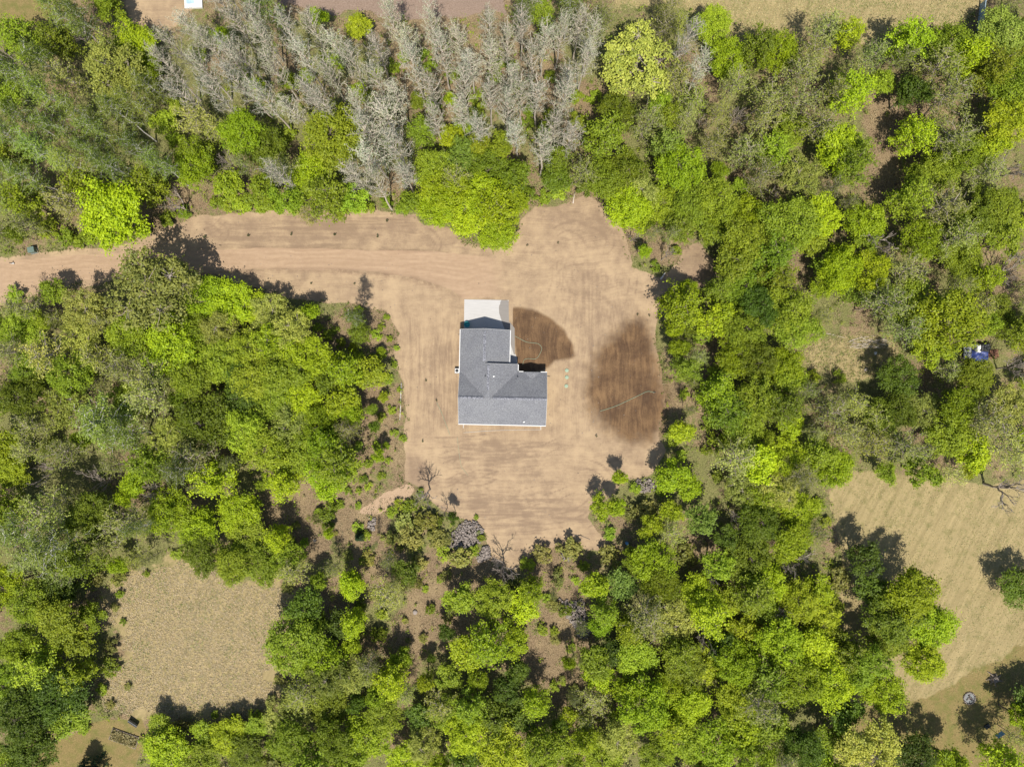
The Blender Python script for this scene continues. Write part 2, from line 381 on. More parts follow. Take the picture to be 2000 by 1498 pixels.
# dark soil ridge at the lower road edge
edge = np.zeros(px.shape)
ep = np.array([(400,533),(540,527),(640,528),(740,535),(800,545),(850,558),(900,580)], float)
for i in range(len(ep)-1):
    ax, ay = ep[i]; ex, ey = ep[i+1]-ep[i]
    tt = np.clip(((px-ax)*ex+(py-ay)*ey)/(ex*ex+ey*ey), 0, 1); edge = np.maximum(edge, np.exp(-((np.hypot(px-ax-tt*ex, py-ay-tt*ey)+wob*.12)/(2.5+i*.8))**2))
ep = np.array([(385,486),(600,484),(760,489),(880,494)], float)
for i in range(len(ep)-1):
    ax, ay = ep[i]; ex, ey = ep[i+1]-ep[i]
    tt = np.clip(((px-ax)*ex+(py-ay)*ey)/(ex*ex+ey*ey), 0, 1); edge = np.maximum(edge, .8*np.exp(-((np.hypot(px-ax-tt*ex, py-ay-tt*ey)+wob*.1)/2.2)**2))
mk['edge'] = edge*(0.35+0.9*vnoise(px, py, 1/30., 77))
gp = np.zeros(px.shape)
for a_, b_, c_ in [(640,965,60),(700,1010,70),(745,800,50),(760,650,55),(690,640,45),(880,1130,70),(850,1190,65),(810,1230,50),(1060,1290,60),(1090,1340,50),(1730,235,50),(1720,330,50),(1950,560,40),(560,1000,50),(600,1060,50),(1300,480,45),(1370,1080,45),(860,120,120),(1000,130,110),(560,1110,40),(200,1180,40),(1630,1050,30),(740,1090,60),(1380,720,30),(1095,1130,70),(1110,1210,60),(950,1120,50)]:
    gp = np.maximum(gp, 1-sstep(.6, 1.15, np.hypot(px-a_, py-b_)/c_))
mk['green'] = np.clip(fbm(px, py, 1/60., 21)*2.0-0.25, 0, 1)*(1-.85*gp)
Z = (fbm(px, py, 1/70., 5)-0.47)*0.22 + (fbm(px, py, 1/9., 6)-0.47)*0.12*(1-mk['road']*.8) - 0.05*mk['track']
Z += 0.10*mk['edge']
house_flat = np.exp(-(np.maximum(np.hypot((px-980)/115, (py-715)/140)-1, 0)/.15)**2)
Z = Z*(1-house_flat)*np.where(inb, 1, 0)
Z += 0.9*np.exp(-(((px-1362)/30)**2+((py-525)/28)**2))
gi = lambda x, y: None
def ground_z(x, y):
    i = int(np.clip(np.searchsorted(xs, x), 0, nx-1)); j = int(np.clip(np.searchsorted(ys, y), 0, ny-1)); return float(Z[j*nx+i])

def ground_mat():
    b = NB('ground_soil'); ps = b.pos()
    A = {k: b.attr('m_'+k).outputs['Fac'] for k in ('dirt','road','sand','dry','lawn','pink','wet','vert','dark','track','edge','green')}
    nf = b.noise(ps, 7.0, 5, 0.65); nm = b.noise(ps, 1.3, 5, 0.6); nl = b.noise(ps, 0.22, 5, 0.6); nx_ = b.noise(ps, 0.6, 6, 0.62)
    ng = b.noise(ps, 18, 3, 0.7)
    def sharp(m, amt=0.7, lo=0.35, hi=0.65):
        return b.ramp(b.math('ADD', m, b.math('MULTIPLY', b.math('SUBTRACT', b.math('ADD', b.math('MULTIPLY', nm, .55), b.math('MULTIPLY', nf, .45)), 0.5), amt)), lo, hi)
    # leaf litter of the wood floor
    lit = b.mix(b.ramp(nf, 0.36, 0.66), (0.089, 0.061, 0.034), (0.268, 0.194, 0.116))
    lit = b.mix(b.ramp(nl, 0.35, 0.7), lit, b.mix(b.ramp(nf, .35, .65), (0.140, 0.101, 0.052), (0.311, 0.233, 0.130)))
    gcov = b.mix(b.ramp(nf, 0.35, 0.65), (0.070, 0.085, 0.022), (0.190, 0.200, 0.062))
    gm = b.ramp(b.math('ADD', b.math('MULTIPLY', A['green'], .75), b.math('MULTIPLY', b.math('SUBTRACT', nm, .5), 1.3)), 0.3, 0.62)
    base = b.mix(b.math('MULTIPLY', gm, .75), lit, gcov)
    # dry grass
    sx = b.n('ShaderNodeSeparateXYZ'); b.set(sx.inputs[0], ps); X_, Y_ = sx.outputs[0], sx.outputs[1]
    cx = b.n('ShaderNodeCombineXYZ'); b.set(cx.inputs[0], b.math('SUBTRACT', b.math('MULTIPLY', X_, 0.88), b.math('MULTIPLY', Y_, 0.47)))
    b.set(cx.inputs[1], b.math('MULTIPLY', b.math('ADD', b.math('MULTIPLY', X_, 0.47), b.math('MULTIPLY', Y_, 0.88)), 0.06))
    st = b.noise(cx.outputs[0], 1.4, 4, 0.6)
    dry = b.mix(b.ramp(b.math('ADD', b.math('MULTIPLY', st, .6), b.math('MULTIPLY', nf, .4)), 0.33, 0.66), (0.215, 0.170, 0.080), (0.335, 0.262, 0.130))
    dry = b.mix(b.math('MULTIPLY', b.ramp(nx_, .48, .72), .55), dry, (0.111, 0.115, 0.033))
    lawn = b.mix(b.ramp(nf, .35, .65), (0.148, 0.115, 0.044), (0.248, 0.185, 0.078)); lawn = b.mix(b.math('MULTIPLY', b.ramp(nx_, .42, .68), .65), lawn, (0.115, 0.126, 0.030))
    pink = b.mix(b.ramp(nf, .35, .65), (0.178, 0.126, 0.092), (0.266, 0.196, 0.152))
    # graded soil: straw-coloured over brown, streaked the way the machines drove
    wv = b.n('ShaderNodeVectorMath', operation='ADD'); b.set(wv.inputs[0], ps)
    nd = b.n('ShaderNodeTexNoise'); b.set(nd.inputs['Vector'], ps); nd.inputs['Scale'].default_value = 0.13; nd.inputs['Detail'].default_value = 2
    sc = b.n('ShaderNodeVectorMath', operation='SCALE'); b.set(sc.inputs[0], nd.outputs[1]); sc.inputs['Scale'].default_value = 3.0
    b.t.links.new(sc.outputs[0], wv.inputs[1]); wp = wv.outputs[0]
    sh = b.noise(b.mapping(wp, (0.14, 2.6, 1)), 1.0, 5, 0.65); sv = b.noise(b.mapping(wp, (2.6, 0.14, 1)), 1.0, 5, 0.65)
    stv = b.n('ShaderNodeMix', data_type='FLOAT'); b.set(stv.inputs[0], A['vert']); b.set(stv.inputs[2], sh); b.set(stv.inputs[3], sv)
    stre = stv.outputs[0]
    f = b.math('ADD', b.math('ADD', b.math('MULTIPLY', stre, .12), b.math('MULTIPLY', nl, .56)), b.math('MULTIPLY', nx_, .52))
    fl_h = b.noise(b.mapping(wp, (0.10, 7.0, 1)), 1.0, 2, 0.5); fl_v = b.noise(b.mapping(wp, (7.0, 0.10, 1)), 1.0, 2, 0.5)
    flm = b.n('ShaderNodeMix', data_type='FLOAT'); b.set(flm.inputs[0], A['vert']); b.set(flm.inputs[2], fl_h); b.set(flm.inputs[3], fl_v)
    f = b.math('ADD', f, b.math('MULTIPLY', b.math('SUBTRACT', nf, .5), .26)); f = b.math('ADD', f, b.math('MULTIPLY', b.math('SUBTRACT', flm.outputs[0], .5), .22))
    f = b.math('SUBTRACT', f, b.math('ADD', b.math('MULTIPLY', A['track'], .27), b.math('MULTIPLY', A['dark'], .16)))
    soil = b.mix(b.ramp(f, 0.34, 0.80), (0.222, 0.155, 0.100), (0.384, 0.279, 0.168))
    road = b.mix(b.ramp(b.math('SUBTRACT', b.math('ADD', b.math('MULTIPLY', sh, .6), b.math('MULTIPLY', nm, .4)), b.math('MULTIPLY', A['track'], .12)), .3, .7), (0.303, 0.207, 0.130), (0.385, 0.270, 0.174))
    sand = b.mix(b.ramp(nf, .35, .65), (0.311, 0.215, 0.133), (0.392, 0.281, 0.185))
    c = base
    c = b.mix(sharp(A['pink'], .6), c, pink); c = b.mix(sharp(A['dry'], .9), c, dry); c = b.mix(sharp(A['lawn'], .7), c, lawn)
    c = b.mix(sharp(A['dirt'], .6), c, soil); c = b.mix(b.math('MULTIPLY', sharp(A['road'], .35), .9), c, road); c = b.mix(sharp(A['sand'], .8), c, sand)
    c = b.mix(b.math('MULTIPLY', A['edge'], b.math('MULTIPLY', b.ramp(nm, .3, .6), .6)), c, (0.163, 0.104, 0.067))
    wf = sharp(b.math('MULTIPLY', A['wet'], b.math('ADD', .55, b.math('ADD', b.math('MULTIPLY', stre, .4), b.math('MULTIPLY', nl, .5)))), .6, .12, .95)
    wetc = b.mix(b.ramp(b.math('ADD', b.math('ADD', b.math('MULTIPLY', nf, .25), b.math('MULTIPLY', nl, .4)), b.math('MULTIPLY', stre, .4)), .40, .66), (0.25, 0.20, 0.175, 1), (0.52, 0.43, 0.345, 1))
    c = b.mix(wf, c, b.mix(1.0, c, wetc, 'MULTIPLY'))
    h = b.math('ADD', b.math('MULTIPLY', nf, .5), b.math('ADD', b.math('MULTIPLY', ng, .3), b.math('MULTIPLY', stre, .5)))
    b.principled(c, b.math('SUBTRACT', .95, b.math('MULTIPLY', wf, .15)), 0.15, b.bump(h, 0.55, 0.06)); return b.m
M['ground'] = ground_mat()

idx = np.arange(nx*ny).reshape(ny, nx)
quads = np.stack([idx[:-1, :-1], idx[:-1, 1:], idx[1:, 1:], idx[1:, :-1]], -1).reshape(-1, 4)
GV = np.stack([GX.ravel(), GY.ravel(), Z], 1)
def qm(a_): return a_[quads].mean(1)
zone = np.zeros(len(quads), int)
qx, qy = qm(px), qm(py)
def assign(m, zid, cond=None):
    s_ = qm(m) > 0.5
    if cond is not None: s_ &= cond
    zone[s_] = zid
names = ['ground']
def zdef(nm, m, cond, label, cat):
    names.append((nm, label, cat)); assign(m, len(names)-1, cond)
zdef('dry_grass_field', mk['dry'], (qx < 700), 'dry straw-coloured grass field at lower left', 'field')
zdef('dry_grass_field', mk['dry'], (qx > 1500) & (qy > 850), 'mown dry grass field at lower right with wheel stripes', 'field')
zdef('dry_grass_field', mk['dry'], (qy < 300), 'dry grass field along the top right edge', 'field')
zdef('grass_clearing', mk['dry'], (qy > 550) & (qy < 800) & (qx > 1500), 'small grassy clearing in the right-hand wood', 'clearing')
zdef('lawn', mk['lawn'], (qx < 500) & (qy > 1000), 'short mown lawn at the lower left corner', 'lawn')
zdef('lawn', mk['lawn'], (qx > 1500), 'short mown lawn around the fire pit', 'lawn')
zdef('lawn', mk['lawn'], (qy < 300), 'yellow-green lawn at the top left corner', 'lawn')
zdef('bare_field', mk['pink'], None, 'pinkish bare field along the top edge', 'field')
zdef('dirt_patch', mk['dirt'], (qy < 200), 'bare tan dirt patch beside the low white box', 'dirt')
zdef('dirt_yard', mk['dirt'], (qy > 200), 'graded tan dirt yard around the new house', 'dirt')
zdef('dirt_road', mk['road'], None, 'tan dirt road running from the left edge to the house', 'road')
zdef('sand_patch', mk['sand'], None, 'pale sand strip at the yard edge below left of house', 'sand')
for zi in range(len(names)):
    q = quads[zone == zi]
    if not len(q): continue
    u, inv = np.unique(q, return_inverse=True)
    nm, lab, cat = ('ground', 'leaf-littered woodland ground under the trees', 'ground') if zi == 0 else names[zi]
    me = raw_mesh(nm, GV[u], [inv.reshape(-1, 4)], True)
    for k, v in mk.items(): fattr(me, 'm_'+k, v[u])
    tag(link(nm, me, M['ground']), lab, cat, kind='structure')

# ------------------------------------------------------------------ concrete
def slab(name, poly, z1, label, cat, wetpoly=None, step=0.2):
    pts = [P(*p) for p in poly]
    bx = np.array(pts); X = np.arange(bx[:, 0].min(), bx[:, 0].max()+step, step); Y = np.arange(bx[:, 1].min(), bx[:, 1].max()+step, step)
    import bmesh
    bm = bmesh.new(); vs = [bm.verts.new((x, y, z1)) for x, y in pts]; f = bm.faces.new(vs)
    if f.normal.z < 0 or sum(pts[i][0]*pts[(i+1) % len(pts)][1]-pts[(i+1) % len(pts)][0]*pts[i][1] for i in range(len(pts))) < 0: bmesh.ops.reverse_faces(bm, faces=[f])
    r = bmesh.ops.extrude_face_region(bm, geom=[f]);
    for v in r['geom']:
        if isinstance(v, bmesh.types.BMVert): v.co.z = -0.1
    bmesh.ops.recalc_face_normals(bm, faces=bm.faces)
    for axis_, arr in ((0, X[1:-1]), (1, Y[1:-1])):
        for t in arr:
            n = (1, 0, 0) if axis_ == 0 else (0, 1, 0); co = (t, 0, 0) if axis_ == 0 else (0, t, 0)
            bmesh.ops.bisect_plane(bm, geom=bm.verts[:]+bm.edges[:]+bm.faces[:], plane_co=co, plane_no=n)
    me = bpy.data.meshes.new(name); bm.to_mesh(me); bm.free()
    co = np.empty(len(me.vertices)*3, np.float32); me.vertices.foreach_get('co', co); co = co.reshape(-1, 3)
    wv = np.zeros(len(co))
    if wetpoly is not None:
        sd_ = poly_sd(co[:, 0]*F/H+1000, 749-co[:, 1]*F/H, wetpoly); wv = 1-sstep(-1.5, 1.5, sd_)
    fattr(me, 'wet', wv)
    return tag(link(name, me, M['concrete']), label, cat, kind='structure')
slab('concrete_driveway', [(907,585),(993.5,586.5),(994.5,652),(906,652)], 0.06, 'white concrete driveway slab in front of the garage', 'driveway',
     [(979,586),(990,586),(996,590),(999,600),(999,655),(990,655),(982,634),(975,612),(974.5,600)])
slab('concrete_sidewalk', [(994.7,628),(1005,641),(1005.5,690),(1010,699),(1012,735),(994.7,735)], 0.055, 'narrow concrete walk along the garage wall', 'walk',
     [(993,626),(1007,640),(1007,690),(1004,694),(1001,684),(996,668),(995,655)])

# ------------------------------------------------------------------ house
ang = math.radians(-1.28)
house = empty('house', (-8.47, -6.35, 0), ang)
tag(house, 'single-storey house with grey shingled L-shaped roof in the dirt clearing', 'house')
Z0 = 2.65; S = 0.5; TH = 0.16
def roofpart(name, poly, zf):
    m = MB(); m.prism(poly, zf, lambda u, v: zf(u, v)-TH); return m.build(name, M['shingle'], house)
zS = lambda u, v: Z0+S*v
zN = lambda u, v: Z0+S*(8.4-v)
zL = lambda u, v: Z0+S*u
zW = lambda u, v: Z0+S*(9.2-u)
zG = lambda u, v: Z0+S*(7.84-u)
r1 = roofpart('roof_slope', [(0,0),(13.81,0),(13.81,4.2),(0,4.2)], zS)
r2 = roofpart('roof_slope', [(13.81,8.4),(9.2,8.4),(5.0,4.2),(13.81,4.2)], zN)
r3 = roofpart('roof_slope', [(0,4.2),(4.2,4.2),(0,8.4)], zN)
r4 = roofpart('roof_slope', [(0,8.4),(4.2,4.2),(4.6,5.2),(4.6,9.57),(3.92,9.57),(3.92,14.95),(0,14.95)], zL)
r5 = roofpart('roof_slope', [(5.0,4.2),(9.2,8.4),(9.2,9.57),(4.6,9.57),(4.6,5.2)], zW)
r6 = roofpart('roof_slope', [(7.84,14.95),(3.92,14.95),(3.92,9.25),(7.84,9.25)], zG)
r7 = roofpart('roof_slope', [(4.2,4.2),(5.0,4.2),(4.6,5.2)], lambda u, v: Z0+2.1+0.2*(v-4.2))
# small porch gable on the north slope
pm = MB(); pz = lambda u, v: Z0+0.03+0.42*(1.35-abs(u-11.45))+0.0*v
porch_l = MB().prism([(10.1,8.42),(11.45,7.3),(11.45,8.42)], lambda u, v: Z0+0.02+0.42*(u-10.1), lambda u, v: Z0-0.1+0.42*(u-10.1)).build('roof_slope', M['shingle'], house)
porch_r = MB().prism([(12.8,8.42),(11.45,8.42),(11.45,7.3)], lambda u, v: Z0+0.02+0.42*(12.8-u), lambda u, v: Z0-0.1+0.42*(12.8-u)).build('roof_slope', M['shingle'], house)
MB().prism([(10.1,8.36),(12.8,8.36),(12.8,8.40),(10.1,8.40)], lambda u, v: Z0+0.42*(1.35-abs(u-11.45)), lambda u, v: Z0-0.2).build('porch_gable', M['white'], house)
MB().add([(10.1,8.405,Z0-.2),(12.8,8.405,Z0-.2),(12.8,8.405,Z0-.02),(11.45,8.405,Z0+.53),(10.1,8.405,Z0-.02),
          (10.1,8.36,Z0-.2),(12.8,8.36,Z0-.2),(12.8,8.36,Z0-.02),(11.45,8.36,Z0+.53),(10.1,8.36,Z0-.02)],
         [(4,3,2,1,0),(5,6,7,8,9)]).build('gable_panel', M['siding'], house)
# ridge vents made of cap shingles
def ridge(p0, p1, zr, wid, slope_par):
    a_ = Vector((*p0, 0)); b_ = Vector((*p1, 0)); L = (b_-a_).length; d = (b_-a_)/L; nrm = Vector((-d.y, d.x, 0)); m = MB(); n = int(L/0.26)
    rr = random.Random(int(L*100))
    for k in range(n):
        t0 = k*L/n; t1 = (k+1)*L/n-0.012; dz = rr.uniform(.0, .018)
        q = []
        for t, zz in ((t0, 0.02), (t1, 0.045)):
            for off in (-wid, 0, wid): c_ = a_+d*t+nrm*off; q.append((c_.x, c_.y, zr-abs(off)*S+0.075+zz+dz))
        for t in (t0, t1):
            for off in (-wid, 0, wid): c_ = a_+d*t+nrm*off; q.append((c_.x, c_.y, zr-abs(off)*S-0.02))
        m.add(q, [(1,0,3,4),(2,1,4,5),(0,6,9,3),(2,5,11,8),(0,1,7,6),(1,2,8,7),(3,9,10,4),(4,10,11,5)])
    return m.build('ridge_vent', M['cap'], slope_par)
ridge((0.05,4.2),(3.9,4.2), Z0+2.1, .2, r1); ridge((5.4,4.2),(13.75,4.2), Z0+2.1, .2, r1)
ridge((3.92,9.9),(3.92,14.6), Z0+1.96, .2, r6); ridge((4.6,5.4),(4.6,9.3), Z0+2.3, .2, r5)
# gutters, fascia
def gut(x0, x1, y0, y1): return MB().box(x0, x1, y0, y1, Z0-0.15, Z0-0.01).build('gutter', M['white'], house, bevel=0.01)
gut(-0.02, 13.83, -0.14, -0.005)
gut(-0.13, -0.005, 8.0, 14.95)
gut(7.845, 7.965, 9.62, 14.95)
gut(9.205, 9.325, 8.56, 9.57); gut(9.33, 10.1, 8.405, 8.53); gut(12.82, 13.83, 8.405, 8.53)
def fascia(poly, zf): MB().prism(poly, lambda u, v: zf(u, v)-0.005, lambda u, v: zf(u, v)-0.24).build('fascia_board', M['white'], house)
fascia([(0,14.955),(0,14.985),(3.92,14.985),(3.92,14.955)], zL); fascia([(3.925,14.955),(7.84,14.955),(7.84,14.985),(3.925,14.985)], zG)
fascia([(4.605,9.575),(9.2,9.575),(9.2,9.60),(4.605,9.60)], zW); fascia([(3.93,9.575),(4.6,9.575),(4.6,9.60),(3.93,9.60)], zL)
fascia([(13.815,0),(13.84,0),(13.84,4.2),(13.815,4.2)], zS); fascia([(13.815,4.205),(13.84,4.205),(13.84,8.4),(13.815,8.4)], zN)
fascia([(-0.03,0),(-0.005,0),(-0.005,4.2),(-0.03,4.2)], zS); fascia([(-0.03,4.205),(-0.005,4.205),(-0.005,7.95),(-0.03,7.95)], zN)
# walls: closed blocks with gable tops just under the roof
def wallblock(u0, u1, v0, v1, gab=None):
    m = MB(); t = Z0-0.2; m.box(u0, u1, v0, v1, 0, t)
    return m.build('wall', M['siding'], house)
wallblock(0.42, 13.4, 0.42, 7.0); wallblock(0.42, 8.8, 7.005, 9.2); wallblock(0.42, 7.44, 9.205, 14.55)
wallblock(8.805, 9.9, 7.005, 8.0); wallblock(13.0, 13.4, 7.005, 8.0)
def gabwall(u0, u1, v0, v1, zf):
    pts = [(u0, v0), (u1, v0), (u1, v1), (u0, v1)]
    if u1-u0 > v1-v0:
        mid = (u0+u1)/2; pts = [(u0, v0), (mid, v0), (u1, v0), (u1, v1), (mid, v1), (u0, v1)]
    else:
        mid = (v0+v1)/2; pts = [(u0, v0), (u1, v0), (u1, mid), (u1, v1), (u0, v1), (u0, mid)]
    MB().prism(pts, lambda u, v: max(zf(u, v)-0.2, Z0-0.19), lambda u, v: Z0-0.198).build('gable_wall', M['siding'], house)
gabwall(0.42, 7.42, 14.40, 14.54, lambda u, v: min(zL(u, v), zG(u, v)))
gabwall(0.44, 8.76, 9.05, 9.19, lambda u, v: min(zL(u, v), zW(u, v)))
gabwall(13.25, 13.38, 0.44, 7.96, lambda u, v: min(zS(u, v), zN(u, v)))
gabwall(0.43, 0.56, 0.44, 7.9, lambda u, v: min(zS(u, v), zN(u, v)))
# openings
gd = MB(); gd.box(1.4, 6.4, 14.556, 14.60, 0.02, 2.2); gdo = gd.build('garage_door', M['white'], house)
for k in range(4):
    MB().box(1.45, 6.35, 14.602, 14.615, 0.08+k*.53, .5+k*.53).build('door_panel', M['white'], gdo)
def window(u0, u1, z0, z1, v, out_, horiz=True):
    if horiz:
        y0, y1 = sorted((v, v+out_*.05)); fr = MB().box(u0, u1, y0, y1, z0, z1).build('window', M['white'], house)
        y0, y1 = sorted((v+out_*.052, v+out_*.06)); MB().box(u0+.08, u1-.08, y0, y1, z0+.08, z1-.08).build('pane', M['glass'], fr)
    else:
        x0, x1 = sorted((v, v+out_*.05)); fr = MB().box(x0, x1, u0, u1, z0, z1).build('window', M['white'], house)
        x0, x1 = sorted((v+out_*.052, v+out_*.06)); MB().box(x0, x1, u0+.08, u1-.08, z0+.08, z1-.08).build('pane', M['glass'], fr)
for u0 in (1.5, 4.6, 10.6): window(u0, u0+1.5, .95, 2.2, 0.415, -1)
window(7.2, 9.1, 0.1, 2.15, 0.415, -1)
for v0 in (1.6, 4.8): window(v0, v0+1.2, 1.0, 2.2, 13.405, 1, False)
for v0 in (2.2, 6.2, 11.2): window(v0, v0+1.2, 1.0, 2.2, 0.415, -1, False)
fd = MB().box(10.6, 11.55, 7.005, 7.05, 0.12, 2.2).build('front_door', M['teal'], house); MB().box(11.4, 11.46, 7.055, 7.1, 1.1, 1.22).build('door_handle', M['steel'], fd)
window(11.8, 12.8, .9, 2.2, 7.005, 1)
for u in (10.15, 12.75): MB().box(u-.07, u+.07, 8.18, 8.32, 0.08, Z0-.2).build('porch_post', M['white'], house)
# roof penetrations
def pipe(name, u, v, z, r, h, mat, par):
    MB().lathe([(r*1.8, z-.1), (r*1.8, z+.03), (r, z+.05), (r, z+h), (r*.7, z+h)], u, v, 10).build(name, mat, par)
pipe('plumbing_vent', 4.15, 7.6, zL(4.15, 0), .06, .32, M['dark'], r4)
pipe('plumbing_vent', 5.45, 7.6, zW(5.45, 0), .085, .22, M['white'], r5)
pipe('plumbing_vent', 9.2, 7.6, zN(0, 7.6), .06, .34, M['dark'], r2)
pipe('plumbing_vent', 10.35, .55, zS(0, .55), .085, .25, M['white'], r1)
# downspouts with ground extensions
for u in (0.6, 13.15):
    d = MB(); d.tube([(u, -.07, Z0-.1), (u, -.07, 2.3), (u, .36, 1.95), (u, .36, .2), (u, .3, .09), (u, -.85, .07)], .042, 6); d.build('downspout', M['white'], house)
d = MB(); d.tube([(13.75, 7.9, .06), (14.5, 7.8, .05)], .04, 6); d.build('drain_pipe', M['dark'], house)
MB().tube([(-.1, 14.3, .06), (-.55, 14.28, .05)], .035, 6).build('drain_pipe', M['dark'], house)

# outdoor units and small things around the house
ac = empty('air_conditioner', (*P(893.2, 724.2), 0), ang); tag(ac, 'small white air conditioner unit at the house left wall', 'air conditioner')
MB().box(-.42, .42, -.45, .45, -.05, .08).build('pad', M['concrete'] if False else M['grey'], ac)
MB().box(-.34, .34, -.36, .36, .085, .78).build('casing', M['white'], ac, bevel=.03)
MB().lathe([(.26, .785), (.26, .80), (.2, .81)], 0, 0, 18).build('fan_grille', M['dark'], ac)
tub = MB(); tub.lathe([(.36, .06), (.42, .1), (.46, .55), (.49, .57), (.49, .62), (.44, .62), (.4, .3), (.2, .28)], 0, 0, 24)
tag(tub.build('plastic_tub', M['teal'], None, V3(912.5, 634.5), smooth=False), 'round teal plastic tub in the garage shadow on driveway', 'tub')
def splinepts(pp, n=60, z=.04):
    pts = np.array(pp, float); ppx = np.vstack([2*pts[0]-pts[1], pts, 2*pts[-1]-pts[-2]]); k = len(pts)-1; o = []
    for tt in np.linspace(0, 1, n):
        i = min(int(tt*k), k-1); f = tt*k-i; p0, p1, p2, p3 = ppx[i:i+4]
        q = 0.5*((2*p1)+(p2-p0)*f+(2*p0-5*p1+4*p2-p3)*f*f+(3*p1-p0-3*p2+p3)*f**3); x, y = P(*q); o.append((x, y, ground_z(x, y)+z))
    return o
def hose(pp, r, mat, label, n=60):
    return tag(MB().tube(splinepts(pp, n, r+.03), r, 5).build('garden_hose', mat, smooth=True), label, 'hose')
hose([(1005,656),(1015,661.5),(1028,668),(1042,670),(1052,672),(1058,680),(1054,692),(1046,701),(1030,700.5),(1023,704),(1021,712)], .03, M['hose'], 'pale green garden hose looping over wet soil by the porch')
hose([(1172,803),(1200,794),(1225,783),(1250,771),(1265,764.5),(1278,767)], .034, M['hose'], 'green garden hose across the large wet patch')
hose([(853,786),(862,805),(870,826),(879,850)], .03, M['hose'], 'thin green hose left of the house')
hose([(893,853),(896,880),(901,910),(908,920),(914,928)], .022, M['hose'], 'thin pale hose below the house, lower left corner', 40)
hose([(905,845),(960,841),(1010,839.5),(1057,839)], .02, M['white'], 'thin white line along the house rear wall', 30)
sp = empty('sprinkler', (*P(1278, 766), ground_z(*P(1278, 766)))); tag(sp, 'small dark lawn sprinkler at the end of the green hose', 'sprinkler')
MB().box(-.25, .25, -.04, .04, .02, .08).build('base', M['dark'], sp); MB().lathe([(.03, .08), (.03, .45), (.06, .47), (.06, .52)], 0, 0, 8).build('head', M['dark'], sp)
for i, (x, y, wh) in enumerate(((1107, 723.5, 'top'), (1107, 737, 'middle'), (1106, 754, 'bottom'))):
    s_ = empty('septic_lid', (*P(x, y), ground_z(*P(x, y)))); tag(s_, f'round pale green septic lid right of the house, {wh} of three', 'lid', 'septic tank lids')
    MB().lathe([(.31, -.05), (.31, .10), (.27, .14), (.1, .155)], 0, 0, 20).build('cover', M['mint'], s_)
    MB().box(-.1, .1, -.02, .02, .15, .175).build('handle', M['mint'], s_)

# ------------------------------------------------------------------ trees: prototypes
def unit(v): return v/np.maximum(np.linalg.norm(v, axis=-1, keepdims=True), 1e-9)
def leaves(cent, rad, n, size, r_, flat=0.75, up=0.95, shell=0.35):
    """cent (k,3), rad (k,), n leaves each -> quads. Returns V, F, lv"""
    k = len(cent); N = k*n
    d = unit(r_.normal(size=(N, 3))); rr = np.where(r_.uniform(size=N) < .14, r_.uniform(1, 1.9, N), r_.uniform(shell, 1, N))[:, None]
    c = np.repeat(cent, n, 0); R_ = np.repeat(rad, n)[:, None]
    off = d*rr*R_; off[:, 2] *= flat
    p = c+off
    nm = unit(d*0.7+np.array([0, 0, up])+r_.normal(size=(N, 3))*0.45)
    t = unit(np.cross(nm, r_.normal(size=(N, 3)))); b_ = np.cross(nm, t)
    s = (size*r_.uniform(0.6, 1.35, N))[:, None]
    asp = r_.uniform(0.5, 0.85, N)[:, None]
    bend = nm*s*r_.uniform(-.18, .18, N)[:, None]
    V = np.stack([p-t*s*.5, p-b_*s*.5*asp+bend, p+t*s*.5, p+b_*s*.5*asp+bend], 1).reshape(-1, 3)
    Fq = np.arange(N*4).reshape(-1, 4)
    lv = np.repeat(np.clip(np.repeat(r_.normal(.5, .16, k), n)+r_.normal(0, .2, N), 0, 1), 4)
    return V, Fq, lv
def tubes(paths, sides=5):
    """paths: list of (pts (m,3), radii (m,))"""
    Vs = []; Fs = []; n0 = 0
    for pts, rad in paths:
        pts = np.asarray(pts, float); m = len(pts); d = unit(np.gradient(pts, axis=0))
        ref = np.array([1.0, .13, .07]) if abs(d[0, 2]) > .6 else np.array([0, 0, 1.0])
        u = unit(np.cross(d, ref)); v = np.cross(d, u); t = np.arange(sides)*2*math.pi/sides
        ring = pts[:, None]+(u[:, None]*np.cos(t)[None, :, None]+v[:, None]*np.sin(t)[None, :, None])*np.asarray(rad)[:, None, None]
        Vs.append(ring.reshape(-1, 3)); i = np.arange(m-1)[:, None]*sides; k = np.arange(sides)[None]; k2 = (k+1) % sides
        Fs.append((np.stack([i+k, i+k2, i+sides+k2, i+sides+k], -1)+n0).reshape(-1, 4)); n0 += m*sides
    return np.concatenate(Vs), np.concatenate(Fs)
def crooked(a_, b_, n, amp, r_):
    t = np.linspace(0, 1, n)[:, None]; p = a_*(1-t)+b_*t; w_ = r_.normal(size=(n, 3))*amp; w_[0] = 0; w_[-1] = 0; return p+w_
def crown_mesh(nm, parts):
    V = []; Fq = []; lv = []; n = 0
    for v, f, l in parts: V.append(v); Fq.append(f+n); lv.append(l); n += len(v)
    me = raw_mesh(nm, np.concatenate(V), [np.concatenate(Fq)]); fattr(me, 'lv', np.concatenate(lv)); me.materials.append(M['leaf']); return me
def wood_mesh(nm, paths, mat, sides=5):
    v, f = tubes(paths, sides); me = raw_mesh(nm, v, [f], True); me.materials.append(mat); return me

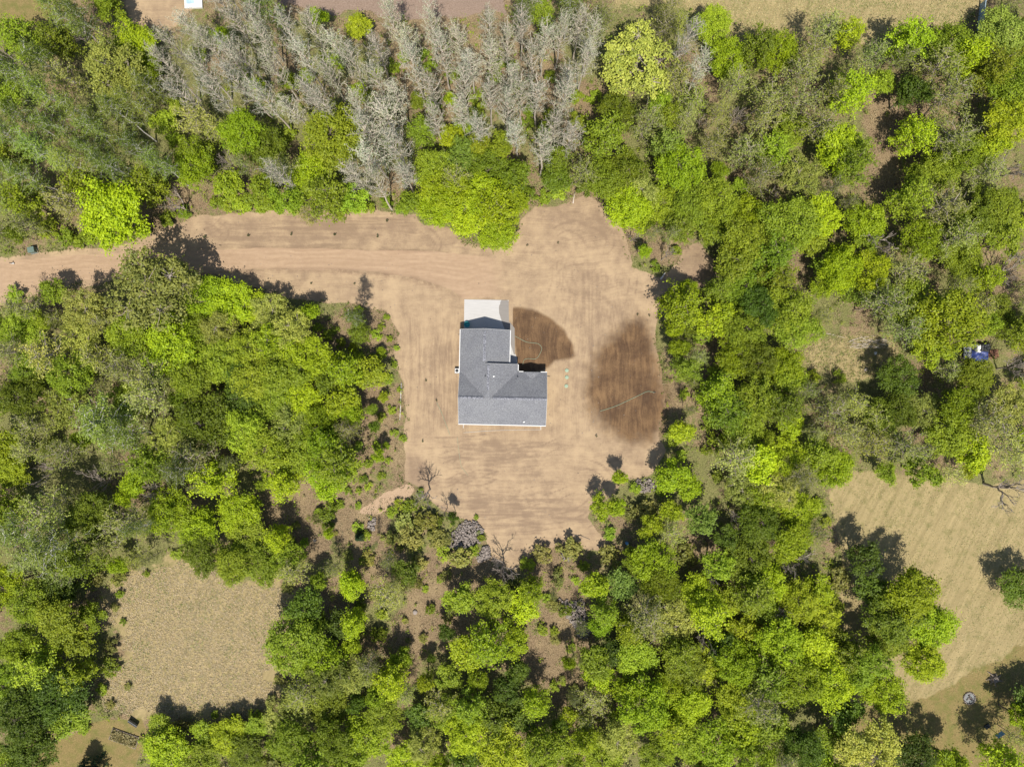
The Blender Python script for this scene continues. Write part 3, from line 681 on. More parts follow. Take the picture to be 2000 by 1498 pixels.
def gen_broad(seed, R_, Ht, nl, per, nleaf, size, crad, barkm, sparse=1.0, vis=0.018):
    r_ = np.random.default_rng(seed); cb = Ht*.38; zc = (cb+Ht)/2; hz = (Ht-cb)/2
    lob = []; a0 = r_.uniform(0, 6.3)
    for i in range(nl):
        if i == 0: lob.append((r_.uniform(-.15, .15)*R_, r_.uniform(-.15, .15)*R_, Ht-hz*.62, R_*.46))
        else:
            a_ = a0+i*2.4+r_.uniform(-.35, .35); q = r_.uniform(.42, .66)*R_; lob.append((q*math.cos(a_), q*math.sin(a_), zc+r_.uniform(-.45, .38)*hz, R_*r_.uniform(.32, .46)))
    cents = []; paths = []; top = np.array([r_.uniform(-.2, .2), r_.uniform(-.2, .2), zc])
    tr = crooked(np.array([0, 0, -.3]), top, 6, .09, r_); paths.append((tr, np.linspace(Ht*.021, Ht*.010, 6)))
    for (x, y, z, lr) in lob:
        lc = np.array([x, y, z]); s0 = tr[r_.integers(2, 5)]
        paths.append((crooked(s0, lc, 4, .15, r_), np.linspace(Ht*.009, vis*1.2, 4)))
        for j in range(per):
            d = unit(r_.normal(size=3)); d[2] = abs(d[2])*1.1-.35; d = unit(d)
            c = lc+d*lr*r_.uniform(.55, 1.08)*np.array([1, 1, .85]); cents.append(c)
            if j % 2 == 0: paths.append((crooked(lc, c, 3, .08, r_), np.array([vis, vis*.8, vis*.4])))
    cents = np.array(cents); rad = r_.uniform(.7, 1.25, len(cents))*crad
    return crown_mesh('crown', [leaves(cents, rad, nleaf, size, r_, .8, .85, .28)]), wood_mesh('trunk', paths, barkm), R_, Ht
def gen_spire(seed, R_, Ht, nb, nleaf, size, crad, barkm, start=.35, steep=.9, tr_r=.014, droop=0.0, top_w=.25, brk=1.0):
    """tall slender tree: one leader, ascending branches, small leaves along them"""
    r_ = np.random.default_rng(seed); top = np.array([r_.uniform(-.5, .5), r_.uniform(-.5, .5), Ht])
    tr = crooked(np.array([0, 0, -.3]), top, 8, .12, r_); paths = [(tr, np.linspace(Ht*tr_r, .02, 8))]; cents = []
    for i in range(nb):
        t = start+(1-start)*(i+.5)/nb; a_ = i*2.4+r_.uniform(-.5, .5)
        k = t*7; j = min(int(k), 6); s0 = tr[j]*(1-(k-j))+tr[j+1]*(k-j)
        env = (1-((t-start)/(1-start)-.35)**2/.6) if t < .85 else top_w+.2; L = R_*max(env, top_w)*r_.uniform(.65, 1.08)
        e = s0+np.array([math.cos(a_)*L, math.sin(a_)*L, L*steep*r_.uniform(.6, 1.3)]); m = crooked(s0, e, 4, L*.06, r_)
        if droop: m[-1, 2] -= droop*L; m[-2, 2] -= droop*L*.3
        paths.append((m, np.array([.055, .04, .026, .012])*brk))
        for q in np.linspace(.3, 1.0, 5):
            kk = q*3; jj = min(int(kk), 2); c = m[jj]*(1-(kk-jj))+m[jj+1]*(kk-jj); cents.append(c+r_.normal(size=3)*.12*R_*.4)
            if q > .4:
                tw = c+unit(r_.normal(size=3)+np.array([0, 0, .6]))*R_*.28; paths.append((np.array([c, (c+tw)/2+r_.normal(size=3)*.05, tw]), np.array([.02, .015, .007])*brk)); cents.append(tw)
    cents = np.array(cents); rad = r_.uniform(.6, 1.3, len(cents))*crad
    return crown_mesh('crown', [leaves(cents, rad, nleaf, size, r_, .9, .4, .25)]), wood_mesh('trunk', paths, barkm, 5), R_, Ht
def gen_bare(seed, R_, Ht, barkm, depth=5):
    r_ = np.random.default_rng(seed); paths = []; twigs = []
    def grow(p, d, L, rad, dep):
        e = p+d*L; m = crooked(p, e, 4, L*.05, r_); (paths if dep > 1 else twigs).append((m, np.linspace(rad, rad*.6, 4)))
        if dep == 0: return
        for k in range(r_.integers(2, 4) if dep < depth else 4):
            nd = unit(d+unit(r_.normal(size=3))*r_.uniform(.45, .85)+np.array([0, 0, .12])); q = m[r_.integers(2, 4)]
            grow(q, nd, L*r_.uniform(.6, .85), rad*.66, dep-1)
    grow(np.array([0, 0, -.2]), unit(np.array([r_.uniform(-.1, .1), r_.uniform(-.1, .1), 1])), Ht*.30, Ht*.019, depth)
    allv = np.concatenate([p for p, _ in paths+twigs]); s = R_/np.percentile(np.hypot(allv[:, 0], allv[:, 1]), 97); zz = Ht/allv[:, 2].max()
    sc = np.array([s, s, zz]); f = lambda L: [(p*sc, np.maximum(r, .022)) for p, r in L]
    return wood_mesh('crown', f(twigs), barkm, 3), wood_mesh('trunk', f(paths), barkm, 5), R_, Ht
def gen_shrub(seed, R_, Ht, n, nleaf, size, barkm):
    r_ = np.random.default_rng(seed); cents = []; paths = []
    for i in range(n):
        a_ = r_.uniform(0, 6.3); q = R_*math.sqrt(r_.uniform(0, 1))*.85; z = Ht*(.35+.6*r_.uniform(.3, 1)*(1-(q/R_)**2*.7)); c = np.array([q*math.cos(a_), q*math.sin(a_), z]); cents.append(c)
        if i % 2 == 0: paths.append((crooked(np.array([c[0]*.15, c[1]*.15, -.1]), c, 4, .05, r_), np.array([.035, .025, .018, .008])))
    cents = np.array(cents); return crown_mesh('foliage', [leaves(cents, r_.uniform(.7, 1.3, n)*R_*.24, nleaf, size, r_)]), wood_mesh('stems', paths, barkm, 4), R_, Ht
def gen_conifer(seed, R_, Ht, barkm):
    r_ = np.random.default_rng(seed); cents = []; paths = [(np.array([[0, 0, -.2], [0, 0, Ht*.5], [0, 0, Ht]]), np.array([Ht*.018, Ht*.011, .02]))]
    nw = 16
    for i in range(nw):
        t = .08+.9*i/(nw-1); L = R_*(1-t)**.85+.12
        for k in range(9 if t < .7 else 6):
            a_ = r_.uniform(0, 6.3); e = np.array([math.cos(a_)*L, math.sin(a_)*L, Ht*t-.22*L]); s0 = np.array([0, 0, Ht*t+.1*L])
            paths.append((np.array([s0, (s0+e)/2+[0, 0, .05], e]), np.array([.03, .02, .008])))
            for q in (.3, .55, .8, 1.0): cents.append(s0*(1-q)+e*q)
    cents = np.array(cents); return crown_mesh('crown', [leaves(cents, r_.uniform(.6, 1.2, len(cents))*R_*.13, 14, .24, r_, .5, .5, .2)]), wood_mesh('trunk', paths, barkm, 4), R_, Ht

PROTO = {}
PROTO['big'] = [gen_broad(100+i, 4.4, 12.0, 11+i % 4, 18, 52, .28, .78, M['bark']) for i in range(8)]
PROTO['small'] = [gen_broad(200+i, 2.4, 8.0, 6+i % 3, 14, 44, .24, .54, M['bark']) for i in range(8)]
PROTO['oak'] = [gen_broad(300+i, 4.2, 12.0, 12, 20, 38, .26, .60, M['bark_bare'], vis=.03) for i in range(5)]
PROTO['hazy'] = [gen_spire(400+i, 2.4, 11.0, 30, 9, .19, .44, M['bark_bare'], .28, 1.0, .0085, 0, .35, .9) for i in range(7)]
PROTO['tall'] = [gen_spire(450+i, 2.3, 11.5, 34, 21, .22, .52, M['bark'], .26, .8, .0095, 0, .4, .8) for i in range(6)]
PROTO['aspen'] = [gen_spire(500+i, 2.3, 17.0, 38, 8, .14, .40, M['bark_pale'], .36, 1.5, .0125, 0, .25, 1.45) for i in range(7)]
PROTO['birch'] = [gen_spire(600+i, 2.6, 15.5, 36, 17, .17, .50, M['bark_birch'], .42, .95, .0105, .4, .25, .7) for i in range(6)]
PROTO['bare'] = [gen_bare(700+i, 2.8, 9.0, M['bark_bare'], 5) for i in range(5)]
PROTO['shrub'] = [gen_shrub(800+i, 1.4, 1.9, 26, 30, .25, M['bark']) for i in range(6)]
PROTO['conifer'] = [gen_conifer(900, 2.4, 10.0, M['bark'])]

# colour of the foliage itself, (r,g,b) albedo
TINT = dict(L=(.300,.378,.010), G=(.222,.282,.016), D=(.100,.148,.011), O=(.325,.345,.062), Y=(.325,.375,.014), A=(.385,.385,.275),
            B=(.215,.268,.042), H=(.285,.305,.070), N=(.3,.3,.3), S=(.235,.300,.020), J=(.230,.225,.050), C=(.035,.065,.024), T=(.185,.255,.032))
FORM = dict(L=('big','small'), G=('big','small'), D=('big','small'), O=('oak','hazy'), Y=('big','small'), A=('aspen',)*2, B=('birch',)*2,
            H=('hazy',)*2, N=('bare',)*2, S=('shrub',)*2, J=('shrub',)*2, C=('conifer',)*2, T=('big','small'))
NAME = dict(L='lime_green_tree', G='broadleaf_tree', D='broadleaf_tree', O='oak_tree', Y='lime_green_tree', A='aspen_tree', B='birch_tree', H='thin_leaved_tree',  # L and Y: lime and yellow-green broadleaf trees, species unknown
            N='bare_tree', S='shrub', J='shrub', C='conifer_tree', T='broadleaf_tree')
ADJ = dict(L='bright lime-green leafy', G='mid-green leafy', D='dark green leafy', O='olive budding oak', Y='yellow-green leafy', A='pale grey budding aspen',
           B='white-trunked birch', H='hazy grey-green thin-leaved', N='bare grey', S='small green', J='brownish green', C='dark conifer', T='blue-green leafy')
def height(k, r, rr):
    if k == 'A': return rr.uniform(14.5, 18.5)
    if k == 'B': return rr.uniform(12.5, 16.5)
    if k in 'SJ': return max(.6, r*rr.uniform(1.1, 1.5))
    if k == 'N': return 3.5+r*1.9
    if k == 'C': return 3.6*r
    if k == 'H': return 5.5+r*1.7+rr.uniform(-1.2, 1.5)
    return 3.4+r*1.5+rr.uniform(-1.3, 2.0)

# crowns as seen in the photograph: x, y, radius in pixels, kind
T = """
210 18 30 G;268 88 46 L;300 132 20 L;215 130 62 O;60 85 36 G;118 78 30 G;160 72 24 N;18 112 26 N;165 40 30 B;130 30 28 B
40 150 30 B;92 128 30 B;100 190 30 B;48 232 30 B;18 272 30 B;122 252 30 B;88 302 30 B;160 232 28 B;200 262 28 B;240 232 28 B;282 292 28 B;150 332 28 B;60 352 30 B;230 332 28 B;316 330 26 B;270 200 26 B;20 190 28 G;30 320 30 G;150 285 26 H;20 400 28 H
328 178 20 N;338 88 30 A;378 62 30 A;420 92 30 A;400 142 30 A;450 122 30 A;470 62 30 A;368 184 30 A;430 192 30 A;480 172 30 A;430 72 18 L;380 236 34 H;424 256 30 O;470 262 42 L;372 322 40 L;442 312 26 N;400 300 26 G;320 240 26 G
700 52 27 Y;562 160 22 L;622 34 18 L;530 24 30 B;650 265 60 G;520 292 42 G;598 338 46 L;562 330 30 H;450 362 34 G;510 372 34 G;560 390 32 G
520 90 30 A;560 78 28 A;592 118 30 A;618 72 28 A;540 140 30 A;520 200 32 A;575 215 30 A;610 190 30 A;645 150 30 A;660 95 30 A;640 205 28 A;690 130 30 A;740 100 30 A;745 170 32 A;770 60 28 A;800 90 32 A;812 140 32 A;840 60 28 A;865 110 32 A;850 180 32 A;900 80 30 A;920 130 34 A;905 180 30 A;955 60 28 A;960 120 30 A;955 190 32 A;990 95 28 A;985 160 30 A;990 225 28 A;700 215 28 A;760 235 44 A;720 260 34 A;735 310 38 A;700 345 30 A;780 290 34 A;790 340 30 A;740 372 30 A;550 340 26 A;900 225 26 A;850 240 28 A;945 245 26 A;780 190 28 A;480 115 28 A;330 140 28 A
848 330 42 G;900 310 36 T;952 330 44 G;870 372 52 L;946 380 46 L;850 402 40 L;910 415 46 L;972 452 38 L;990 395 38 L;965 415 36 L;890 345 30 H;800 395 26 G;1010 345 34 G
1020 60 28 A;1042 130 30 A;1062 90 30 A;1092 70 28 A;1130 62 28 A;1142 120 30 A;1110 152 30 A;1050 192 32 A;1100 204 32 A;1078 262 30 A;1112 272 30 A;1060 302 30 A;1020 190 28 A;1012 262 28 A;1155 85 26 A;1018 18 25 B;1110 22 28 B;1060 30 24 G
1240 130 72 O;1330 92 28 A;1385 52 38 G;1370 142 26 A;1300 26 24 H;1422 112 40 L;1470 102 32 G;1432 162 30 H;1200 222 40 G;1262 242 36 H;1182 282 36 G;1292 202 26 G;1330 330 50 L;1230 330 42 G;1182 350 40 G;1250 382 40 O;1392 282 28 H;1402 226 24 H;1452 300 38 H;1490 240 36 H;1482 340 38 H;1340 240 26 H;1130 340 32 H;1085 350 32 G;1300 290 28 T
1516 102 40 L;1602 62 34 H;1642 72 24 L;1580 122 36 H;1550 152 36 H;1700 112 30 H;1762 92 34 L;1850 92 46 G;1886 110 34 L;1962 62 50 T;1982 152 50 G;1752 124 26 H;1822 132 40 H;1782 182 38 D;1852 192 44 H;1562 202 38 H;1622 182 28 H;1652 192 34 L;1590 250 36 H;1540 252 36 G;1640 292 50 L;1562 342 42 O;1652 332 34 G;1772 270 30 L;1852 272 40 H;1892 302 44 G;1962 238 48 Y;1932 290 34 Y;1922 336 34 H;1782 342 26 G;1832 334 44 G;1984 330 40 N;1925 140 34 G;1500 190 36 H
225 420 68 L;60 400 34 G;130 400 40 H;340 398 28 N;170 370 34 G;300 370 30 G;95 445 22 S;130 462 22 S;160 468 18 S;60 440 24 H;330 428 18 S;360 415 16 S;180 462 16 S;280 448 16 S
290 560 78 O;108 570 28 G;50 600 28 H;40 645 40 G;170 600 44 O;150 652 40 O;372 560 34 O 7;402 582 44 L 6.5;452 592 46 L 6.5;500 604 30 L 5.5;430 645 40 O;380 652 40 G;250 662 46 G;330 682 58 L;190 692 30 O;100 692 44 H;60 722 40 G;140 732 44 G;240 722 40 H;430 702 46 G;482 682 40 G;482 736 40 D;290 738 40 H;382 736 44 G;20 690 34 H;30 575 20 S
600 422 20 O;640 396 38 G;692 388 30 G;530 400 20 S;470 402 18 S;720 405 14 S
532 612 40 O 6.5;572 642 40 O;602 692 48 L;560 722 54 G;512 678 34 O;500 735 48 G;548 665 30 L;688 618 20 B;708 652 20 G;682 724 30 L;722 732 34 Y;664 712 22 G;620 640 10 S;655 645 9 S;640 740 30 G;700 700 14 S;745 640 9 S;760 662 8 S;755 620 7 S;770 712 8 S
1222 400 44 L;1290 400 40 G;1350 402 40 G;1402 392 44 G;1462 422 40 L;1250 432 30 L;1260 492 16 L;1302 500 18 N;1240 462 14 N;1330 432 34 G;1392 452 34 G;1452 472 44 G;1440 512 38 G;1452 562 40 G;1400 526 9 S;1345 562 20 L;1318 602 36 L;1395 622 38 L;1316 646 16 L;1342 642 24 G;1334 716 24 G;1452 642 40 G;1442 692 40 L;1482 602 40 D;1482 702 40 G;1358 700 20 H;1400 570 24 G;1275 460 16 H;1310 465 16 H;1280 520 12 S;1320 490 13 S;1410 735 28 G;1370 655 20 S;1350 745 13 H;1338 768 12 S
1540 432 54 G;1602 422 40 L;1580 472 34 G;1690 432 44 L;1642 532 40 L;1692 532 40 L;1642 500 28 L;1722 472 38 N;1612 522 24 G;1672 562 34 G;1762 522 38 H;1802 472 40 L;1862 472 40 H;1902 432 44 G;1962 412 44 G;1842 402 40 H;1762 402 34 G;1882 502 40 G;1922 540 26 L;1540 600 48 G;1560 642 44 G;1602 562 24 L;1722 592 42 H;1772 592 46 G;1762 640 34 H;1845 625 68 Y;1818 682 34 Y;1952 602 28 G;1982 520 32 N;1972 642 28 G;1532 712 40 L;1542 742 34 G;1752 735 38 D;1905 738 38 G;1992 720 30 N;1690 470 26 G;1500 500 36 G;1960 470 36 G;1500 545 28 G;1590 735 14 S;1640 735 14 S
50 772 44 G;130 792 44 O;8 862 36 Y;22 920 38 Y;200 822 56 B;250 782 40 G;242 852 44 B;80 832 34 H;60 882 28 H;90 920 32 N;130 890 34 H;300 782 40 H;330 852 40 O;400 822 58 G;460 782 44 D;472 842 44 G;390 882 44 H;190 942 28 N;260 940 28 L;430 922 34 L;100 982 44 H;180 1002 44 G;60 1032 44 B;240 1022 44 H;330 1002 44 L;390 1032 40 L;470 1002 44 L;480 1042 40 G;120 1072 48 B;60 1092 34 H;170 1082 38 G;212 1066 20 H;400 1082 40 G;452 1102 40 G;300 960 30 N;350 920 34 B;20 990 34 G;300 900 34 G
530 782 44 G;592 792 44 L;622 832 40 L;562 832 44 O;672 782 34 Y;692 808 22 L;520 872 48 G;582 882 48 G;642 872 34 L;655 905 38 G;640 932 46 L;556 940 30 L;736 872 12 S;733 832 13 D;738 886 14 L;787 856 8 S;540 1052 24 L;560 1092 38 G;642 1000 20 S;640 1042 11 L;510 1102 40 G;580 1112 30 H;684 1135 24 L;700 870 10 S;690 915 14 S;720 950 9 S;760 900 8 S;700 960 8 S;620 1012 14 J;595 1060 12 S
800 990 16 S;822 962 9 S;790 1022 24 J;832 1020 24 J;800 1052 28 J;852 1052 20 J;885 1010 12 D;900 1088 26 J;766 1000 12 S;855 1015 12 S;833 966 30 N;984 1116 28 N;870 1000 14 N;925 1075 14 S;940 1050 9 S;865 1080 16 S;780 985 12 S;930 1010 6 S;700 1050 12 C;720 1090 16 J;760 1090 18 H;820 1100 18 J;760 1050 18 J
1330 842 24 L;1312 856 18 S;1310 930 34 L;1345 952 28 L;1210 932 16 L;1180 990 26 L;1205 985 18 L;1230 1000 22 J;1266 1000 26 J;1310 1000 24 L;1370 1010 34 T;1270 1032 24 L;1190 1042 14 S;1402 772 34 L;1422 802 34 G;1452 832 44 G;1482 782 40 G;1442 902 44 H;1482 902 38 L;1402 862 22 S;1452 952 38 O;1492 972 40 L;1482 1022 40 G;1440 1012 22 N;1060 1082 24 J;1110 1070 26 J;1030 1102 16 S;1190 1086 24 J;1280 1100 46 L;1340 1082 24 J;1462 1092 46 G;1400 1100 34 G;1230 1085 18 G;1400 930 14 S;1380 880 12 S;1330 890 12 S;1240 955 12 S;1290 960 10 S;1350 800 12 H;1380 830 14 S;1420 1050 26 D
1522 792 34 G;1542 832 28 L;1532 892 40 L;1572 772 24 H;1622 802 38 H;1662 792 30 O;1692 812 30 O;1642 852 34 H;1722 812 38 G;1762 802 38 G;1802 802 38 O;1872 802 46 L;1852 852 44 G;1922 822 44 H;1972 792 44 O;1962 872 44 H;1902 882 38 L;1622 912 42 L;1592 880 30 G;1702 862 38 O;1762 872 38 H;1732 925 22 G;1802 920 34 G;1890 920 20 Y;1852 930 24 H;1522 952 38 O;1562 1002 38 L;1542 1062 42 L;1590 1040 22 H;1562 1100 34 N;1985 958 52 N;1560 930 30 H;1600 985 14 S;1612 1020 12 S
1690 1092 36 D;1702 1152 34 D;1780 1162 52 L;1742 1202 52 G;1820 1222 48 L;1800 1288 42 L;1732 1250 38 G;1998 1150 46 D 6;2035 1385 52 D 7;1995 1405 26 L;1500 1140 40 L;1460 1150 34 G;1640 1130 24 J;1630 1180 20 S
1560 1182 42 Y;1600 1150 30 L;1530 1192 30 N;1602 1212 38 Y;1520 1250 48 L;1580 1270 48 L;1640 1260 30 G;1550 1330 52 L;1620 1330 48 L;1690 1300 46 G;1722 1342 42 L;1480 1372 40 H;1700 1462 66 O;1620 1440 34 G;1560 1452 44 D;1530 1485 34 H;1790 1475 42 D;1860 1490 34 L;1945 1472 32 L;1985 1440 24 O;1650 1390 34 D;1500 1420 38 G
60 1180 44 G;20 1140 40 L;110 1200 48 G;160 1250 34 G;120 1150 34 D;40 1262 40 G;82 1282 34 G;150 1312 28 G;60 1332 56 D;120 1362 56 D;40 1402 56 D;140 1402 36 G;60 1462 48 D;18 1482 40 G;164 1422 14 S;220 1262 16 J;216 1302 20 S;235 1160 10 S;180 1200 26 G;225 1185 10 J;200 1345 14 S;310 1415 24 G 4;350 1422 24 J;330 1472 48 L 6;400 1432 28 G 4;450 1442 38 L 5;482 1472 38 G 5.5;392 1485 38 G 5.5;285 1445 16 S;500 1420 26 G 4;190 1130 20 J;140 1110 26 H;20 1330 40 G;140 1545 34 C
600 1182 34 D;580 1252 58 G;622 1290 44 L;642 1322 44 O;690 1312 40 O;600 1342 34 O;722 1290 28 H;782 1290 24 L;762 1330 28 L;690 1142 26 L;752 1162 34 O;690 1212 24 L;660 1222 30 D;640 1382 38 G;560 1402 46 O;570 1452 44 G;650 1442 40 G;720 1432 46 L;752 1402 38 G;830 1330 18 Y;930 1322 22 L;900 1172 34 G;960 1172 38 G;958 1242 34 L;1010 1252 28 L;880 1392 38 G;860 1372 32 O;910 1432 42 Y;962 1402 38 G;830 1452 38 O;980 1472 48 Y;900 1490 38 D;680 1482 42 G;790 1482 38 L;620 1485 38 G;540 1490 34 J;842 1285 10 D;620 1220 26 G;820 1400 30 D;740 1240 18 S;1000 1140 20 J;860 1130 10 S;650 1110 18 H;770 1140 16 H;710 1095 12 S;830 1150 8 S
1020 1182 34 L;1160 1142 28 L;1214 1140 30 T;1290 1142 40 L;1260 1192 42 H;1310 1212 44 O;1230 1222 24 L;1370 1162 40 L;1382 1192 34 L;1170 1222 22 L;1440 1172 34 Y;1450 1232 34 Y;1160 1290 34 G;1170 1322 28 L;1112 1292 14 L;1240 1282 44 G;1260 1372 48 L;1222 1342 28 L;1300 1352 38 L;1340 1300 44 Y;1390 1300 34 Y;1440 1290 44 L;1440 1360 46 Y;1300 1402 30 L;1350 1372 38 L;1210 1442 44 O;1140 1402 22 O;1050 1372 24 L;1060 1472 48 G;1020 1402 34 D;1330 1442 44 G;1400 1452 52 L;1450 1432 38 L;1280 1472 38 G;1180 1482 38 G;1470 1482 44 G;1380 1240 28 N;1410 1260 30 D;1490 1310 36 G;1010 1310 26 D;1200 1270 28 D;1080 1180 16 J;1060 1230 14 S;1090 1130 16 J;1140 1105 14 S;1115 1265 10 S;1240 1110 20 G;1500 1200 30 G;1390 1120 24 N;1320 1260 30 G;1120 1360 14 H;1090 1420 18 D;1100 1330 8 S
"""
rb = random.Random(77); bl_ = []
for k_ in range(70):
    zx = rb.choice([(690, 900, 1045, 1290), (690, 900, 1045, 1290), (1035, 1140, 1110, 1360), (560, 720, 985, 1090)]); x_, y_ = rb.uniform(zx[0], zx[1]), rb.uniform(zx[2], zx[3])
    if any((x_-a_)**2+(y_-b_)**2 < 17**2 for a_, b_ in bl_): continue
    bl_.append((x_, y_)); T += f";{x_:.0f} {y_:.0f} {rb.uniform(5, 14):.0f} {rb.choice('SJJSH')}"
T += """;700 610 12 S;735 655 12 S;745 690 11 L 2.5;730 700 12 S;757 740 12 S;748 775 12 L 2.5;765 800 10 S;745 815 10 S;725 800 12 G 3;770 845 9 S;755 870 9 L 2;720 905 11 S;745 930 9 S;710 935 10 S;680 960 9 S;665 985 10 S;640 655 12 S;665 670 12 S;690 680 11 L 2.5;775 680 7 S;780 760 6 S;600 150 16 G 4;655 125 15 L 4;625 235 16 G 4;555 195 15 G 4;715 195 16 G 4.5;735 140 14 L 3.5;790 110 14 G 4;815 200 16 G 4;840 130 13 G 4;880 195 16 L 4;905 140 14 G 4;935 215 16 G 4;970 130 14 G 4;1005 165 15 L 4;1035 215 15 G 4;1075 150 13 G 4;1125 190 15 G 4;760 280 18 G 5;470 145 15 G 4;505 165 15 L 4;390 110 14 G 4;905 255 18 G 4.5;1065 250 16 L 4;1130 235 16 G 4;232 1130 16 J;260 1100 14 J;300 1085 12 H;345 1082 12 S;520 1128 12 S;560 1150 12 J;585 1180 14 S;575 1225 14 J;552 1270 12 S;545 1330 12 J;530 1370 14 J;500 1395 14 S;460 1402 12 J;420 1395 10 S;250 1340 9 J;215 1375 10 J;240 1215 8 S;285 1120 8 S;560 260 20 S;640 110 16 S;700 175 18 S;770 130 16 S;830 110 16 S;845 205 18 S;880 150 16 S;930 190 20 S;965 150 16 S;1000 130 16 S;760 205 20 G;690 240 20 G;820 260 24 G;880 265 24 L;930 280 24 G;980 290 26 G;1030 240 16 S;1075 225 16 S;1090 320 24 G;1150 250 18 S;1160 190 16 S;490 398 16 S;510 405 14 S;425 395 16 S;450 400 16 S;575 405 14 S;665 412 16 S;700 405 14 S;755 395 14 S;785 408 14 S;1060 385 18 S;1095 375 20 S;1140 370 18 S;1030 380 18 S"""
trees = []
for ent in T.replace('\n', ';').split(';'):
    e = ent.split()
    if len(e) >= 4: trees.append((float(e[0]), float(e[1]), float(e[2]), e[3])+((float(e[4]),) if len(e) == 5 else ()))
nhand = len(trees)
# fill the remaining wood between them
GAPS = [(640,965,45),(700,1010,50),(760,850,32),(700,640,40),(880,1130,50),(850,1180,45),(810,1230,40),(1060,1290,45),(1090,1340,40),(1110,1210,40),(1730,235,45),(1700,260,30),(1725,340,40),(1640,225,20),(1915,185,20),(1950,560,32),(1560,520,28),(1440,760,16),(1370,930,26),(1350,1060,26),(400,400,24),(560,1000,45),(620,1050,40),(1300,480,60),(1340,540,60),(1390,730,26),(1900,690,30),(1940,690,30),(1365,1130,18),(90,1085,16),(1680,690,90),(960,1060,60),(740,1080,40),(1930,20,30),(377,10,40),(70,490,30),(1470,250,16),(1500,170,16)]
tx = [t[0] for t in trees]; ty = [t[1] for t in trees]; trd = [t[2] for t in trees]
R2 = random.Random(11)
def mix_for(x, y):
    if x < 340 and y < 480: return 'BBBGHGN'
    if x < 1170 and y < 300: return 'AAAAAAHG'
    if x < 1170 and y < 420: return 'AGGHL'
    if x < 480 and y > 850 and y < 1120: return 'HHGGBOLN'
    if x < 240 and y > 1100: return 'DDGG'
    if y < 480: return 'HHGGOLN'
    if y < 960 and x > 1200: return 'GGHHOLLN'
    if y > 1100: return 'LGGLYDO'
    return 'GGLOHL'
for k in range(5000):
    x = R2.uniform(-25, 2025); y = R2.uniform(-25, 1525); r = R2.uniform(17, 34)
    if len(trees)-nhand >= 120: break
    if min(poly_sd(np.array(x), np.array(y), c) for c in CLEAR) < r*1.05: continue
    if any((x-a_)**2+(y-b_)**2 < (c_+r*.6)**2 for a_, b_, c_ in GAPS): continue
    d2 = (np.array(tx)-x)**2+(np.array(ty)-y)**2
    if (d2 < (np.array(trd)*.78+r*.6)**2).any(): continue
    trees.append((x, y, r, R2.choice(mix_for(x, y)))); tx.append(x); ty.append(y); trd.append(r)

REG = [((0,0,400,490),'in the top left birch wood'),((400,0,640,400),'above the road, left grove'),((640,0,820,400),'above the road, middle grove'),((820,0,1000,500),'above the house and road'),
 ((1000,0,1180,400),'straight above the upper clearing'),((1180,0,1360,375),'below the top field, left end'),((1360,0,1520,375),'below the top field, middle'),((1520,0,1720,375),'below the top field, right end'),
 ((1720,0,2000,375),'in the top right corner'),((1180,375,1360,620),'at the upper clearing right edge'),((1360,375,1520,620),'right of the small dirt mound'),((1520,375,1720,640),'left of the small grassy clearing'),
 ((1720,375,2000,760),'around the blue tarp heap'),((1180,620,1400,880),'beside the large wet patch'),((1400,620,1580,880),'in the wood right of yard'),((1580,640,1720,880),'below the small grassy clearing'),
 ((1720,760,2000,1000),'above the lower right field'),((1150,880,1380,1120),'at the yard lower right edge'),((1380,880,1520,1120),'in the lower right wood'),((1520,880,1640,1140),'left of the lower right field'),
 ((1640,1000,2000,1300),'standing in the lower right field'),((1640,1300,2000,1498),'around the fire pit lawn'),((0,480,260,680),'below the road, far left'),((260,480,420,680),'below the road, left'),((420,480,640,680),'below the road, right end'),
 ((640,480,800,780),'at the yard left edge'),((0,680,200,800),'at the left frame edge'),((200,680,360,830),'in the left wood centre'),((360,680,520,830),'in the left wood, right part'),((520,680,700,860),'in the left wood near yard'),
 ((0,800,200,1120),'in the lower left hazy wood'),((200,800,360,1120),'above the lower left field'),((360,830,520,1120),'above the field, right side'),((520,860,720,1060),'left of the sand strip'),((700,860,1000,1120),'around the stone heap'),
 ((0,1100,260,1498),'left of the lower left field'),((260,1380,520,1498),'below the lower left field'),((520,1060,680,1280),'right of the lower left field'),((520,1280,720,1498),'at bottom, left of centre'),((680,1060,860,1300),'in the brown gap left of centre'),
 ((720,1300,900,1498),'at bottom near centre'),((860,1080,1080,1300),'below the yard lower tip'),((900,1300,1100,1498),'at the bottom centre'),((1080,1080,1220,1300),'around the grey stone strip'),((1100,1300,1260,1498),'at bottom, right of centre'),
 ((1220,1080,1380,1290),'right of the grey stone strip'),((1380,1080,1640,1290),'left of the field trees'),((1260,1290,1400,1498),'at bottom, right third'),((1380,1290,1660,1498),'at bottom, near fire pit lawn'),((1000,980,1160,1120),'at the yard lower tip')]
def region(x, y):
    for (x0, y0, x1, y1), nme in REG:
        if x0 <= x < x1 and y0 <= y < y1: return nme
    best = min(REG, key=lambda e: (max(e[0][0]-x, 0, x-e[0][2]))**2+(max(e[0][1]-y, 0, y-e[0][3]))**2); return best[1]
ORD = ['', 'first', 'second', 'third', 'fourth', 'fifth', 'sixth', 'seventh', 'eighth', 'ninth', 'tenth', 'eleventh', 'twelfth', 'thirteenth', 'fourteenth', 'fifteenth', 'sixteenth', 'seventeenth', 'eighteenth', 'nineteenth', 'twentieth', 'twenty-first', 'twenty-second', 'twenty-third', 'twenty-fourth', 'twenty-fifth']
from collections import defaultdict
grp = defaultdict(list)
